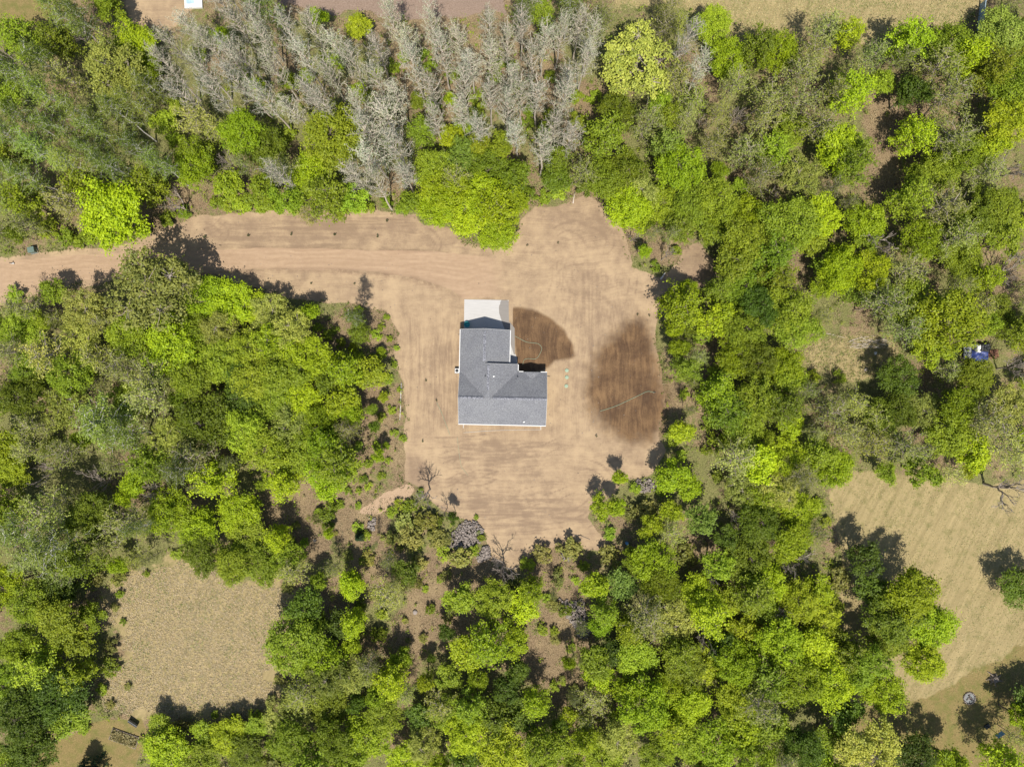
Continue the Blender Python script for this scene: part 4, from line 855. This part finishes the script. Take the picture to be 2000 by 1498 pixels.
for i, t in enumerate(trees): grp[(t[3], region(t[0], t[1]))].append(i)
labels = {}
for (k, rg), ids in grp.items():
    noun = 'shrub' if k in 'SJ' else 'tree'; adj = ADJ[k]
    adj = adj.replace(' oak', '').replace(' aspen', '').replace(' birch', '') if k in 'OAB' else adj
    noun = {'O': 'oak', 'A': 'aspen', 'B': 'birch', 'C': 'conifer'}.get(k, noun); adj = adj.replace(' conifer', '')
    ids.sort(key=lambda i: trees[i][0]); n = len(ids)
    for j, i in enumerate(ids):
        if n == 1: labels[i] = f'only {adj} {noun} {rg}'
        elif n == 2: labels[i] = f'{"left" if j == 0 else "right"} one of two {adj} {noun}s {rg}'
        elif j == 0: labels[i] = f'leftmost {adj} {noun} {rg}'
        elif j == n-1: labels[i] = f'rightmost {adj} {noun} {rg}'
        else: labels[i] = f'{ORD[j+1]} {adj} {noun} from left {rg}'
GRPN = dict(A='budding aspens above the road', B='birches', S='low shrubs', J='low shrubs', N='bare trees', C='conifers')
R3 = random.Random(23); protos_used = {}
for i, ent in enumerate(trees):
    x, y, r, k = ent[:4]; rm0 = r*(H-5)/F; h = height(k, rm0, R3)
    if len(ent) == 5: h = ent[4]
    hc = h*(.66 if k not in 'SJ' else .5)
    X, Y = P(x, y, hc); rm = r*(H-hc)/F
    if k == 'A': rm = max(1.7, rm*.82)
    form = FORM[k][0 if rm > 3.0 else 1]
    if k in 'GLT' and form == 'small' and R3.random() < .5 and rm > 1.6 and len(ent) == 4: form = 'tall'; h = max(h, rm*2.6+2.6)
    pr = R3.choice(PROTO[form]); cm, wm, pR, pH = pr
    z = ground_z(X, Y)
    root = empty(NAME[k], (X, Y, z), R3.uniform(0, 6.283)); s = rm*(1.02 if form != 'tall' else 1.12)/pR
    root.scale = (s*R3.uniform(.94, 1.06), s*R3.uniform(.94, 1.06), h/pH)
    if k not in 'SJ': root.rotation_euler = (R3.gauss(0, .025), R3.gauss(0, .025), root.rotation_euler[2])
    tag(root, labels[i], 'shrub' if k in 'SJ' else 'tree', GRPN.get(k, 'leafy woodland trees'))
    c = link(cm.name.split('.')[0], cm, None, root); t_ = link(wm.name.split('.')[0], wm, None, root)
    v = max(.5, R3.gauss(.95, .19)); tint = TINT[k]; hue = R3.gauss(0, .04 if k not in 'AY' else .02)
    c.color = (max(.01, tint[0]*v*(1+hue)), max(.01, tint[1]*v*(1-hue*.3)), max(.005, tint[2]*v*(1+R3.gauss(0, .08))), 1)

# ------------------------------------------------------------------ undergrowth, dry grass: uncountable
def in_any(x, y, polys): 
    m = np.zeros(x.shape, bool)
    for p in polys: m |= poly_sd(x, y, p) < 0
    return m
def gsample(x, y):
    i = np.clip(np.searchsorted(xs, x), 0, nx-1); j = np.clip(np.searchsorted(ys, y), 0, ny-1); return j*nx+i
def tuft_obj(name, ux, uy, n, rad, size, hgt, colr, label, cat, seed, up=.2):
    r_ = np.random.default_rng(seed); X = (ux-1000)*H/F; Y = (749-uy)*H/F; zz = Z[gsample(X, Y)]
    cent = np.stack([X, Y, zz+hgt*r_.uniform(.5, 1, len(X))], 1); rr = rad*r_.uniform(.5, 1.4, len(X))
    V, Fq, lv = leaves(cent, rr, n, size, r_, .6, up, .1)
    me = raw_mesh(name, V, [Fq]); fattr(me, 'lv', lv); o = link(name, me, M['leaf']); o.color = (*colr, 1); return tag(o, label, cat, kind='stuff')
r_ = np.random.default_rng(31)
ux = r_.uniform(-40, 2040, 22000); uy = r_.uniform(-40, 1540, 22000)
wood = ~in_any(ux, uy, CLEAR)
for a_, b_, c_ in GAPS: wood &= ((ux-a_)**2+(uy-b_)**2 > (c_*.9)**2) | (r_.uniform(size=ux.shape) < .22)
near = wood & (fbm(ux, uy, 1/45., 91) > np.where((uy < 420) & (ux < 1180), .30, .38)); cls = r_.integers(0, 7, ux.shape)
tuft_obj('undergrowth', ux[near & (cls < 2)], uy[near & (cls < 2)], 24, .62, .19, .8, (.185, .240, .026), 'fresh green undergrowth scattered on the woodland floor', 'undergrowth', 1, .8)
tuft_obj('undergrowth', ux[near & (cls == 2)], uy[near & (cls == 2)], 18, .7, .17, .7, (.270, .265, .095), 'dull olive weeds and saplings on the woodland floor', 'undergrowth', 2, .8)
tuft_obj('undergrowth', ux[near & (cls == 3)], uy[near & (cls == 3)], 24, .55, .18, 1.1, (.275, .335, .016), 'bright lime saplings scattered on the woodland floor', 'undergrowth', 9, .8)
gap = np.zeros(ux.shape, bool); inw = ~in_any(ux, uy, CLEAR)
for a_, b_, c_ in GAPS: gap |= (ux-a_)**2+(uy-b_)**2 < (c_*1.25)**2
gap &= inw
tuft_obj('dry_weeds', ux[gap], uy[gap], 14, .5, .15, .12, (.36, .285, .175), 'straw-coloured dry weeds in the brown gaps between trees', 'weeds', 12, .8)
gap2 = inw & (poly_sd(ux, uy, YARD) < 75) & (cls < 5)
tuft_obj('dry_weeds', ux[gap2], uy[gap2], 10, .55, .14, .10, (.31, .235, .15), 'brown dry weeds fringing the dirt yard', 'weeds', 13, .8)
s2 = wood & (cls > 3)
tuft_obj('leaf_litter', ux[s2], uy[s2], 9, .7, .15, .05, (.30, .225, .14), 'brown fallen leaves and twigs under the trees', 'leaf litter', 3, 1.2)
def field(poly, n, seed, **kw):
    q = np.random.default_rng(seed); P_ = np.array(poly); x = q.uniform(P_[:, 0].min(), P_[:, 0].max(), n); y = q.uniform(P_[:, 1].min(), P_[:, 1].max(), n); m = poly_sd(x, y, poly) < 2
    return x[m], y[m]
fx, fy = field(FIELD_LL, 30000, 4); m = poly_sd(fx, fy, FIELD_LL)+(fbm(fx, fy, 1/40., 3)-.47)*110 < -6; fx, fy = fx[m], fy[m]; tuft_obj('dry_grass', fx, fy, 4, .15, .17, .05, (.46, .36, .235), 'matted straw-coloured tussocks in the lower left field', 'grass', 4, 1.1)
fx, fy = field(FIELD_LR, 26000, 5); m = (poly_sd(fx, fy, LAWN_LR) > 0) & (vnoise((fx*.88+fy*.47), (fx*.47-fy*.88)*.05, 1/7., 4)*.7+vnoise(fx, fy, 1/30., 14)*.5+r_.uniform(-.25, .25, fx.shape) > .45); tuft_obj('dry_grass', fx[m], fy[m], 3, .12, .13, .03, (.455, .37, .20), 'short dry stubble in the lower right field', 'grass', 5, 1.4)
fx, fy = field(FIELD_TR, 15000, 6); tuft_obj('dry_grass', fx, fy, 4, .15, .17, .06, (.43, .36, .185), 'dry grass tufts in the top right field', 'grass', 6, 1.2)
gx, gy = field(FIELD_LL, 5200, 14); m = fbm(gx, gy, 1/35., 44) > .56; tuft_obj('green_weeds', gx[m], gy[m], 5, .2, .15, .06, (.27, .285, .10), 'pale green weeds among the straw of the lower left field', 'weeds', 14, 1.0)
gx, gy = field(FIELD_LR, 16000, 15); m = (fbm(gx, gy, 1/50., 45)+.25*vnoise(gx*.88+gy*.47, (gx*.47-gy*.88)*.05, 1/6., 9) > .60) | (poly_sd(gx, gy, LAWN_LR) < 6); tuft_obj('green_grass', gx[m], gy[m], 3, .14, .10, .03, (.265, .275, .09), 'short green grass in the lower right field and lawn', 'grass', 15, 1.4)
gx, gy = field(FIELD_TR, 9000, 16); m = fbm(gx, gy, 1/50., 46) > .46; tuft_obj('green_grass', gx[m], gy[m], 4, .16, .13, .05, (.27, .285, .095), 'patches of green grass in the top right field', 'grass', 16, 1.2)
gx, gy = field(GRASS_R, 1500, 17); tuft_obj('green_grass', gx[::2], gy[::2], 7, .35, .16, .14, (.25, .265, .085), 'green grass tufts in the small right-hand clearing', 'grass', 17, .9); tuft_obj('dry_grass', gx[1::2], gy[1::2], 7, .35, .16, .14, (.38, .31, .17), 'straw tufts in the small right-hand clearing', 'grass', 18, .9)
# weeds creeping over the clearing edges
ex_, ey_ = r_.uniform(0, 1450, 30000), r_.uniform(370, 1120, 30000); sd_ = poly_sd(ex_, ey_, YARD); m = (sd_ > -4) & (sd_ < 12) & (fbm(ex_, ey_, 1/22., 8) > .46)
tuft_obj('weeds', ex_[m], ey_[m], 8, .3, .17, .12, (.15, .19, .035), 'weedy green fringe along the edge of the dirt yard', 'weeds', 7)
m = (sd_ < -6) & (r_.uniform(size=ex_.shape) < .10)
# clods and pebbles on the graded soil
def stones(name, x, y, rad, lift, label, cat, seed, mat='stone'):
    q = np.random.default_rng(seed); n = len(x); X = (x-1000)*H/F; Y = (749-y)*H/F; zz = Z[gsample(X, Y)]+lift
    base = np.array([(1,0,0),(-1,0,0),(0,1,0),(0,-1,0),(0,0,1),(0,0,-1),(.6,.6,.55),(-.6,.6,.55),(-.6,-.6,.55),(.6,-.6,.55)], float)
    fs = np.array([(4,6,9),(4,7,6),(4,8,7),(4,9,8),(0,9,6),(2,6,7),(1,7,8),(3,8,9),(0,6,2),(2,7,1),(1,8,3),(3,9,0),(5,2,1),(5,0,2),(5,3,0),(5,1,3)])
    v = base[None]*q.uniform(.65, 1.3, (n, 10, 1))*rad[:, None, None]*q.uniform(.7, 1.25, (n, 1, 3)); a_ = q.uniform(0, 6.3, n); c_, s_ = np.cos(a_)[:, None], np.sin(a_)[:, None]
    v = np.stack([v[..., 0]*c_-v[..., 1]*s_, v[..., 0]*s_+v[..., 1]*c_, v[..., 2]*.75], -1)+np.stack([X, Y, zz], 1)[:, None]
    me = raw_mesh(name, v.reshape(-1, 3), [(fs[None]+(np.arange(n)*10)[:, None, None]).reshape(-1, 3)]); fattr(me, 'lv', np.repeat(np.clip(q.normal(.55, .25, n), 0, 1), 10))
    return tag(link(name, me, M[mat]), label, cat, kind='stuff')
stones('pebbles', ex_[m], ey_[m], r_.uniform(.02, .02, m.sum())+.07*r_.uniform(0, 1, m.sum())**3, 0.01, 'small clods and pebbles scattered on the graded soil', 'pebbles', 8)
def pile(poly, n, hmax, label, seed, rmin=.09, rmax=.22):
    q = np.random.default_rng(seed); P_ = np.array(poly); x = q.uniform(P_[:, 0].min(), P_[:, 0].max(), n); y = q.uniform(P_[:, 1].min(), P_[:, 1].max(), n); d = -poly_sd(x, y, poly)+(fbm(x, y, 1/9., seed)-.47)*16; m = d > 1.5
    dm = d[m]/max(d.max(), 1); stones('stone_pile', x[m], y[m], q.uniform(rmin, rmax, m.sum()), hmax*np.sqrt(dm)*q.uniform(.75, 1, m.sum()), label, 'stone pile', seed)
pile([(905,1019),(925,1016),(940,1024),(946,1038),(944,1052),(930,1066),(915,1074),(895,1078),(862,1072),(872,1058),(876,1040),(888,1030)], 1500, .7, 'large heap of grey field stones at the yard lower left tip', 51)
pile([(938,1070),(952,1066),(958,1085),(950,1098),(932,1096),(928,1082)], 420, .5, 'small heap of grey stones below the large stone heap', 52)
pile([(1092,1168),(1110,1170),(1130,1168),(1145,1175),(1148,1205),(1158,1225),(1155,1245),(1135,1250),(1125,1240),(1115,1220),(1105,1200)], 1500, .55, 'long strip of grey field stones in the wood below the yard', 53)
pile([(1228,945),(1240,935),(1262,930),(1280,940),(1290,955),(1275,962),(1245,965),(1232,958)], 520, .5, 'pale stone heap between the shrubs at yard lower right', 54)
pile([(1096,1080),(1108,1076),(1116,1084),(1112,1096),(1098,1094)], 160, .4, 'small pale stone heap among shrubs below the yard', 55)
pile([(716,1010),(730,1003),(738,1015),(732,1035),(720,1040)], 170, .3, 'small scatter of stones at the left end of the shrub group', 56)

# the wood goes on beyond the frame as one mass
q = np.random.default_rng(99); ox = q.uniform(-420, 2420, 4200); oy = q.uniform(-420, 1920, 4200)
om = ((ox < -35) | (ox > 2035) | (oy < -35) | (oy > 1535)) & ~in_any(ox, oy, CLEAR)
for c_ in CLEAR: om &= poly_sd(ox, oy, c_) > 28
keep = []
for x, y in zip(ox[om], oy[om]):
    if all((x-a_)**2+(y-b_)**2 > 44**2 for a_, b_ in keep): keep.append((x, y))
keep = np.array(keep); X = (keep[:, 0]-1000)*H/F; Y = (749-keep[:, 1])*H/F; n = len(keep); ht = q.uniform(6.5, 11.5, n); rw = q.uniform(2.2, 3.6, n)
for part in range(3):
    sel = np.arange(n) % 3 == part; k = sel.sum(); rep_ = 26
    d = unit(q.normal(size=(k*rep_, 3))); d[:, 2] = np.abs(d[:, 2])*1.0-.25
    cc = np.repeat(np.stack([X[sel], Y[sel], ht[sel]*.66], 1), rep_, 0)+d*np.repeat(rw[sel], rep_)[:, None]*np.array([.85, .85, .95])*q.uniform(.5, 1, (k*rep_, 1))
    v, f, lv = leaves(cc, q.uniform(.6, 1.0, k*rep_), 16, .42, q, .8, .9, .25)
    me = raw_mesh('surrounding_wood', v, [f]); fattr(me, 'lv', lv); o = link('surrounding_wood', me, M['leaf']); o.color = ((.232, .278, .028, 1), (.300, .360, .018, 1), (.280, .290, .085, 1))[part]
    tag(o, ('mid-green', 'lime-green', 'olive')[part]+' tree crowns of the wood going on beyond the frame', 'wood', kind='stuff')
v, f = tubes([(np.array([[X[i], Y[i], -.2], [X[i]+.1, Y[i], ht[i]*.4], [X[i], Y[i]+.1, ht[i]*.8]]), np.array([.17, .13, .05])) for i in range(n)])
tag(link('surrounding_wood_trunks', raw_mesh('surrounding_wood_trunks', v, [f], True), M['bark']), 'grey-brown trunks of the wood going on beyond the frame', 'wood', kind='stuff')

# ------------------------------------------------------------------ small things
def at(px_, py_): x, y = P(px_, py_); return Vector((x, y, ground_z(x, y)))
# seedlings planted in rows along the road
sl = [gen_shrub(860+i, .22, .75, 7, 10, .12, M['bark']) for i in range(3)]
SEED = [(402,464,'first'),(487,461,'second'),(570,458,'third'),(655,459,'fourth'),(738,462,'fifth'),(757,433,'sixth')]
for x, y, o_ in SEED:
    cm, wm, _, _ = sl[R3.randrange(3)]; e = empty('seedling', at(x, y), R3.uniform(0, 6)); tag(e, f'{o_} tiny planted seedling from left, on the strip above the road', 'seedling', 'planted seedlings')
    e.scale = (1.1, 1.1, 1.0); c = link('foliage', cm, None, e); c.color = (.06, .075, .02, 1); link('stems', wm, None, e)
for x, y, lab in [(609,554,'left tiny seedling below the dirt road'),(693,555,'middle tiny seedling below the dirt road'),(832,743,'tiny seedling in the dirt left of the house'),(853,782,'green seedling by the thin hose left of house'),(1165,851,'lone seedling at lower right of the house'),(1030,480,'seedling in the dirt above the garage'),(1090,475,'seedling at the upper clearing'),(826,861,'dry seedling at the yard left edge'),(1245,615,'seedling above the large wet patch'),(1268,617,'dark seedling near the yard right edge')]:
    cm, wm, _, _ = sl[R3.randrange(3)]; e = empty('seedling', at(x, y), R3.uniform(0, 6)); tag(e, lab, 'seedling', 'planted seedlings')
    e.scale = (.85, .85, .8); c = link('foliage', cm, None, e); c.color = (.07, .08, .025, 1); link('stems', wm, None, e)

def log(name, pts, r0, r1, mat, label, cat='log'):
    pp = []
    for i, (x, y) in enumerate(pts):
        v = at(x, y); v.z += r0; pp.append(v)
    rad = [r0+(r1-r0)*i/(len(pp)-1) for i in range(len(pp))]
    return tag(MB().tube(pp, rad, 7).build(name, mat, smooth=True), label, cat)
log('fallen_log', [(784,748),(783,770),(782.5,795),(781,820)], .09, .04, M['bark_birch'], 'thin white fallen birch pole along the yard left edge')
log('fallen_log', [(1290,546),(1299,533)], .13, .1, M['bark_birch'], 'short pale log at the yard right edge near dirt mound')
log('fallen_log', [(1119,398),(1121,385),(1123,376)], .1, .05, M['bark_pale'], 'short pale snag at the top edge of clearing')
log('fallen_log', [(1655,668),(1680,660),(1712,655)], .06, .03, M['bark_pale'], 'long pale branch at top of small grassy clearing')
log('fallen_log', [(1593,650),(1618,652),(1650,660)], .05, .03, M['bark_pale'], 'thin pale pole at left of small grassy clearing')
log('fallen_log', [(1115,1043),(1135,1046),(1152,1053)], .07, .04, M['wood'], 'curved brown branch lying at the yard lower tip')
log('fallen_log', [(1380,560),(1365,564),(1350,567)], .07, .04, M['wood'], 'brown stick below the dirt mound')

# brush pile in the grassy clearing
bp = MB()
for k in range(60):
    x, y = R3.uniform(1665, 1735), R3.uniform(662, 680); v = at(x, y); a_ = R3.gauss(.15, .4); L = R3.uniform(.6, 2.0); v.z += R3.uniform(.05, .5)
    bp.tube([v-Vector((math.cos(a_), math.sin(a_), R3.uniform(-.1, .1)))*L/2, v+Vector((math.cos(a_), math.sin(a_), R3.uniform(-.1, .1)))*L/2], [.035, .015], 4)
tag(bp.build('brush_pile', M['bark_pale']), 'low pile of cut grey branches in the small grassy clearing', 'brush pile', kind='stuff')

def disc_thing(name, x, y, r, h, mat, label, cat):
    return tag(MB().lathe([(r*.9, -.03), (r, h*.5), (r*.92, h), (r*.5, h*1.05)], 0, 0, 16).build(name, mat, None, at(x, y)), label, cat)
disc_thing('bucket_lid', 1710, 690, .27, .12, M['white'], 'round white bucket lid in the small grassy clearing', 'lid')
def boulder(x, y, r, label, seed, col='stone'):
    q = np.random.default_rng(seed)
    import bmesh
    bm = bmesh.new(); bmesh.ops.create_icosphere(bm, subdivisions=2, radius=r)
    for v in bm.verts: v.co *= 1+.25*(fbm(np.array(v.co.x*3+seed), np.array(v.co.y*3+v.co.z*2), 1.2, seed)-.5)*2; v.co.z *= .7
    me = bpy.data.meshes.new('boulder'); bm.to_mesh(me); bm.free(); fattr(me, 'lv', np.full(len(me.vertices), .85))
    o = link('boulder', me, M['stone'], None, at(x, y)+Vector((0, 0, r*.3))); return tag(o, label, 'boulder')
boulder(811, 1195, .42, 'lone pale boulder in the brown gap below the yard', 61)
boulder(1683, 281, .32, 'pale boulder at the right-hand wood edge', 62)
boulder(615, 1055, .28, 'small pale boulder among dark shrubs left of centre', 63)
boulder(1690, 722, .3, 'pale boulder at lower edge of small grassy clearing', 64)

# fire pit: ring of stones on an ash bed
fp = empty('fire_pit', at(1893, 1363)); tag(fp, 'round stone fire pit ring on the lower right lawn', 'fire pit')
MB().lathe([(.95, -.02), (.9, .06), (.3, .1)], 0, 0, 24).build('ash_bed', M['grey'], fp)
for k in range(20):
    a_ = k*2*math.pi/20; me = MB(); rr = R3.uniform(.11, .17)
    me.lathe([(rr*.8, -.05), (rr, .08), (rr*.85, .2), (rr*.4, .26)], 0, 0, 7)
    o = me.build('stone', M['stone'], fp, (math.cos(a_)*.93, math.sin(a_)*.93, 0), (R3.uniform(-.2, .2), R3.uniform(-.2, .2), R3.uniform(0, 6))); fattr(o.data, 'lv', np.full(len(o.data.vertices), R3.uniform(.4, 1)))
for k in range(16):
    a_ = R3.uniform(0, 6.3); q = R3.uniform(0, .6); rr = R3.uniform(.08, .14); o = MB().lathe([(rr*.8, 0), (rr, .08), (rr*.6, .18)], 0, 0, 6).build('stone', M['stone'], fp, (math.cos(a_)*q, math.sin(a_)*q, .08)); fattr(o.data, 'lv', np.full(len(o.data.vertices), R3.uniform(.2, .8)))
# stump
st = empty('tree_stump', at(1940, 1324), .3); tag(st, 'weathered grey stump with spread roots on the lower right lawn', 'stump')
MB().lathe([(.75, -.1), (.62, .15), (.5, .55), (.46, .7), (.3, .66)], 0, 0, 11).build('stump', M['wood'], st)
for k in range(7):
    a_ = k*.9+R3.uniform(-.2, .2); L = R3.uniform(.9, 1.6); MB().tube([(.3*math.cos(a_), .3*math.sin(a_), .4), (.7*math.cos(a_), .7*math.sin(a_), .25), (L*math.cos(a_+.2), L*math.sin(a_+.2), .05)], [.16, .12, .04], 6).build('root', M['wood'], st)
# basketball hoop
bh = empty('basketball_hoop', at(1927.5, 1417.5), math.radians(35)); tag(bh, 'basketball hoop on a pole at the lower right lawn', 'basketball hoop')
MB().box(-.45, .45, -.35, .35, 0, .16).build('base', M['dark'], bh, bevel=.04); MB().tube([(0, 0, .1), (0, 0, 3.2), (0, .35, 3.4)], .055, 8).build('pole', M['dark'], bh)
MB().box(-.62, .62, .36, .40, 2.95, 3.85).build('backboard', M['lightblue'], bh); ring = MB(); ring.tube([(math.cos(t*.3927)*.23, .68+math.sin(t*.3927)*.23, 3.05) for t in range(17)], .012, 5, False); ring.build('rim', M['orange'], bh)
# dark bench and old garden bed, lower left
bn = empty('bench', at(262, 1410), math.radians(-33)); tag(bn, 'dark bench at the lower left lawn edge', 'bench')
MB().box(-.85, .85, -.28, .28, .42, .48).build('seat', M['dark'], bn); MB().box(-.85, .85, .24, .3, .5, .95).build('backrest', M['grey'], bn)
for sx in (-.7, .7): MB().box(sx-.04, sx+.04, -.24, .26, 0, .418).build('leg', M['dark'], bn)
gb = empty('garden_bed', at(243, 1441), math.radians(-20)); tag(gb, 'overgrown rectangular garden bed of dry grass on the lower left lawn', 'garden bed')
for (x0, x1, y0, y1) in ((-2.3, 2.3, -1.0, -.88), (-2.3, 2.3, .88, 1.0), (-2.3, -2.18, -.875, .875), (2.18, 2.3, -.875, .875)): MB().box(x0, x1, y0, y1, -.1, .16).build('edging_board', M['wood'], gb)
q = np.random.default_rng(71); n = 500; cc = np.stack([q.uniform(-2.1, 2.1, n), q.uniform(-.8, .8, n), q.uniform(.1, .4, n)], 1); v, f, lv = leaves(cc, np.full(n, .22), 4, .26, q, .8, .1, .1)
me = raw_mesh('dry_grass', v, [f]); fattr(me, 'lv', lv); o = link('dry_grass', me, M['leaf'], gb); o.color = (.36, .30, .15, 1); o['kind'] = 'stuff'
# utility boxes by the road entrance
tb = empty('transformer_box', at(68, 490), .2); tag(tb, 'grey-green transformer box beside the road entrance', 'utility box')
MB().box(-.6, .6, -.5, .5, -.05, .1).build('pad', M['grey'], tb); MB().box(-.5, .5, -.42, .42, .105, .95).build('cabinet', M['transformer'], tb, bevel=.03); MB().box(-.52, .52, -.44, .44, .955, 1.0).build('lid', M['transformer'], tb)
mbx = empty('marker_post', at(26, 515)); tag(mbx, 'short white marker post beside the road at left edge', 'post')
MB().box(-.25, .25, -.09, .09, .0, .3).build('base', M['white'], mbx, bevel=.02); MB().box(-.06, .06, -.05, .05, .305, .9).build('post', M['dark'], mbx)
# junk heap in the right-hand wood
fl = empty('flatbed_trailer', at(1885, 690)); tag(fl, 'grey flatbed utility trailer left of the blue tarp heap', 'trailer')
MB().box(-.6, .6, -.95, .95, .5, .58).build('bed', M['grey'], fl)
for sx in (-.68, .68):
    w_ = MB(); w_.lathe([(.28, -.08), (.3, -.06), (.3, .06), (.28, .08)], 0, 0, 16); w_.build('wheel', M['dark'], fl, (sx, .1, .3), (0, math.pi/2, 0))
MB().tube([(0, -.95, .5), (0, -1.7, .4)], .05, 6).build('drawbar', M['steel'], fl)
def tarp(cx, cy, wx, wy, h, mat, label, seed):
    q = np.random.default_rng(seed); n = 15; u = np.linspace(-1, 1, n); U, W = np.meshgrid(u, u); d = np.maximum(np.abs(U), np.abs(W))
    zz = h*np.clip(1.25-d**3*1.3, 0.02, 1)*(0.7+.6*vnoise(U+5, W+5, 2.6, seed))
    V = np.stack([U*wx/2+q.normal(0, .02, U.shape), W*wy/2+q.normal(0, .02, U.shape), zz], -1).reshape(-1, 3); ii = np.arange(n*n).reshape(n, n)
    me = raw_mesh('tarp', V, [np.stack([ii[:-1, :-1], ii[:-1, 1:], ii[1:, 1:], ii[1:, :-1]], -1).reshape(-1, 4)], True)
    return tag(link('tarp_covered_heap', me, mat, None, at(cx, cy)), label, 'tarp')
tarp(1910, 695, 3.2, 2.1, .95, M['blue'], 'bright blue tarp over a junk heap in the right-hand wood', 3)
tarp(1917, 680, 2.0, 1.9, 1.15, M['dark'], 'dark tarp heap just above the blue tarp', 4)
tarp(1903, 681, .9, 1.7, 1.25, M['white'], 'white sheet on the junk heap beside the dark tarp', 6)
bd = empty('board_stack', at(1938, 692), .15); tag(bd, 'stack of rusty brown boards right of the blue tarp', 'boards')
for k in range(7): MB().box(-.85+R3.uniform(-.1, .1), .85+R3.uniform(-.1, .1), -.7+k*.2, -.53+k*.2, .02, .2+.05*(k % 2)).build('board', M['rust'], bd)
wb = empty('wheelbarrow', at(1858, 692), .4); tag(wb, 'small grey wheelbarrow at the tree edge left of the trailer', 'wheelbarrow')
MB().prism([(-.35, -.3), (.4, -.25), (.4, .25), (-.35, .3)], lambda u, v_: .62, lambda u, v_: .35).build('tray', M['grey'], wb)
wh = MB(); wh.lathe([(.17, -.05), (.2, -.03), (.2, .03), (.17, .05)], 0, 0, 14); wh.build('wheel', M['dark'], wb, (.62, 0, .2), (math.pi/2, 0, 0))
for sy in (-.2, .2): MB().tube([(.6, sy*.3, .22), (-.3, sy, .34), (-.85, sy*1.3, .55)], .022, 5).build('handle', M['wood'], wb); MB().tube([(-.25, sy, .33), (-.3, sy, .0)], .02, 5).build('leg', M['steel'], wb)
bl = empty('water_drum', at(1224, 1060)); tag(bl, 'small bright blue drum at the yard lower right tip', 'drum')
MB().lathe([(.24, 0), (.26, .05), (.25, .3), (.26, .32), (.25, .6), (.22, .62)], 0, 0, 16).build('body', M['lightblue'], bl); MB().lathe([(.05, .622), (.05, .66), (.03, .665)], .1, 0, 8).build('cap', M['white'], bl)
# low white box at the top edge
sh_ = empty('storage_box', (*P(377, -2, .45), 0), .04); tag(sh_, 'low white box with a pale blue panel, cut by the top edge', 'box')
MB().box(-1.4, 1.4, -1.45, 1.45, -.05, .4).build('body', M['white'], sh_, bevel=.03); rf = MB().box(-1.44, 1.44, -1.49, 1.49, .405, .46).build('lid', M['white'], sh_)
MB().box(-1.1, .1, -.8, 1.1, .462, .48).build('panel', simple_mat('pale_blue_panel', (.42, .55, .62), (.28, .40, .48), 2, .2), rf)
# pale fence at the top right
pf = empty('board_fence', (*P(1919, 30, 1), 0), -.12); tag(pf, 'short pale blue board fence beside trees at the top right', 'fence')
for k in range(9): MB().box(-.05, .05, -2.2+k*.5, -1.75+k*.5, .05, 1.5).build('board', simple_mat('pale_blue_paint', (.36, .47, .53), None, 5) if k == 0 else bpy.data.materials['pale_blue_paint'], pf)
for yy in (-2.0, 0.2, 2.1): MB().box(.055, .15, yy-.05, yy+.05, 0, 1.55).build('post', M['wood'], pf)
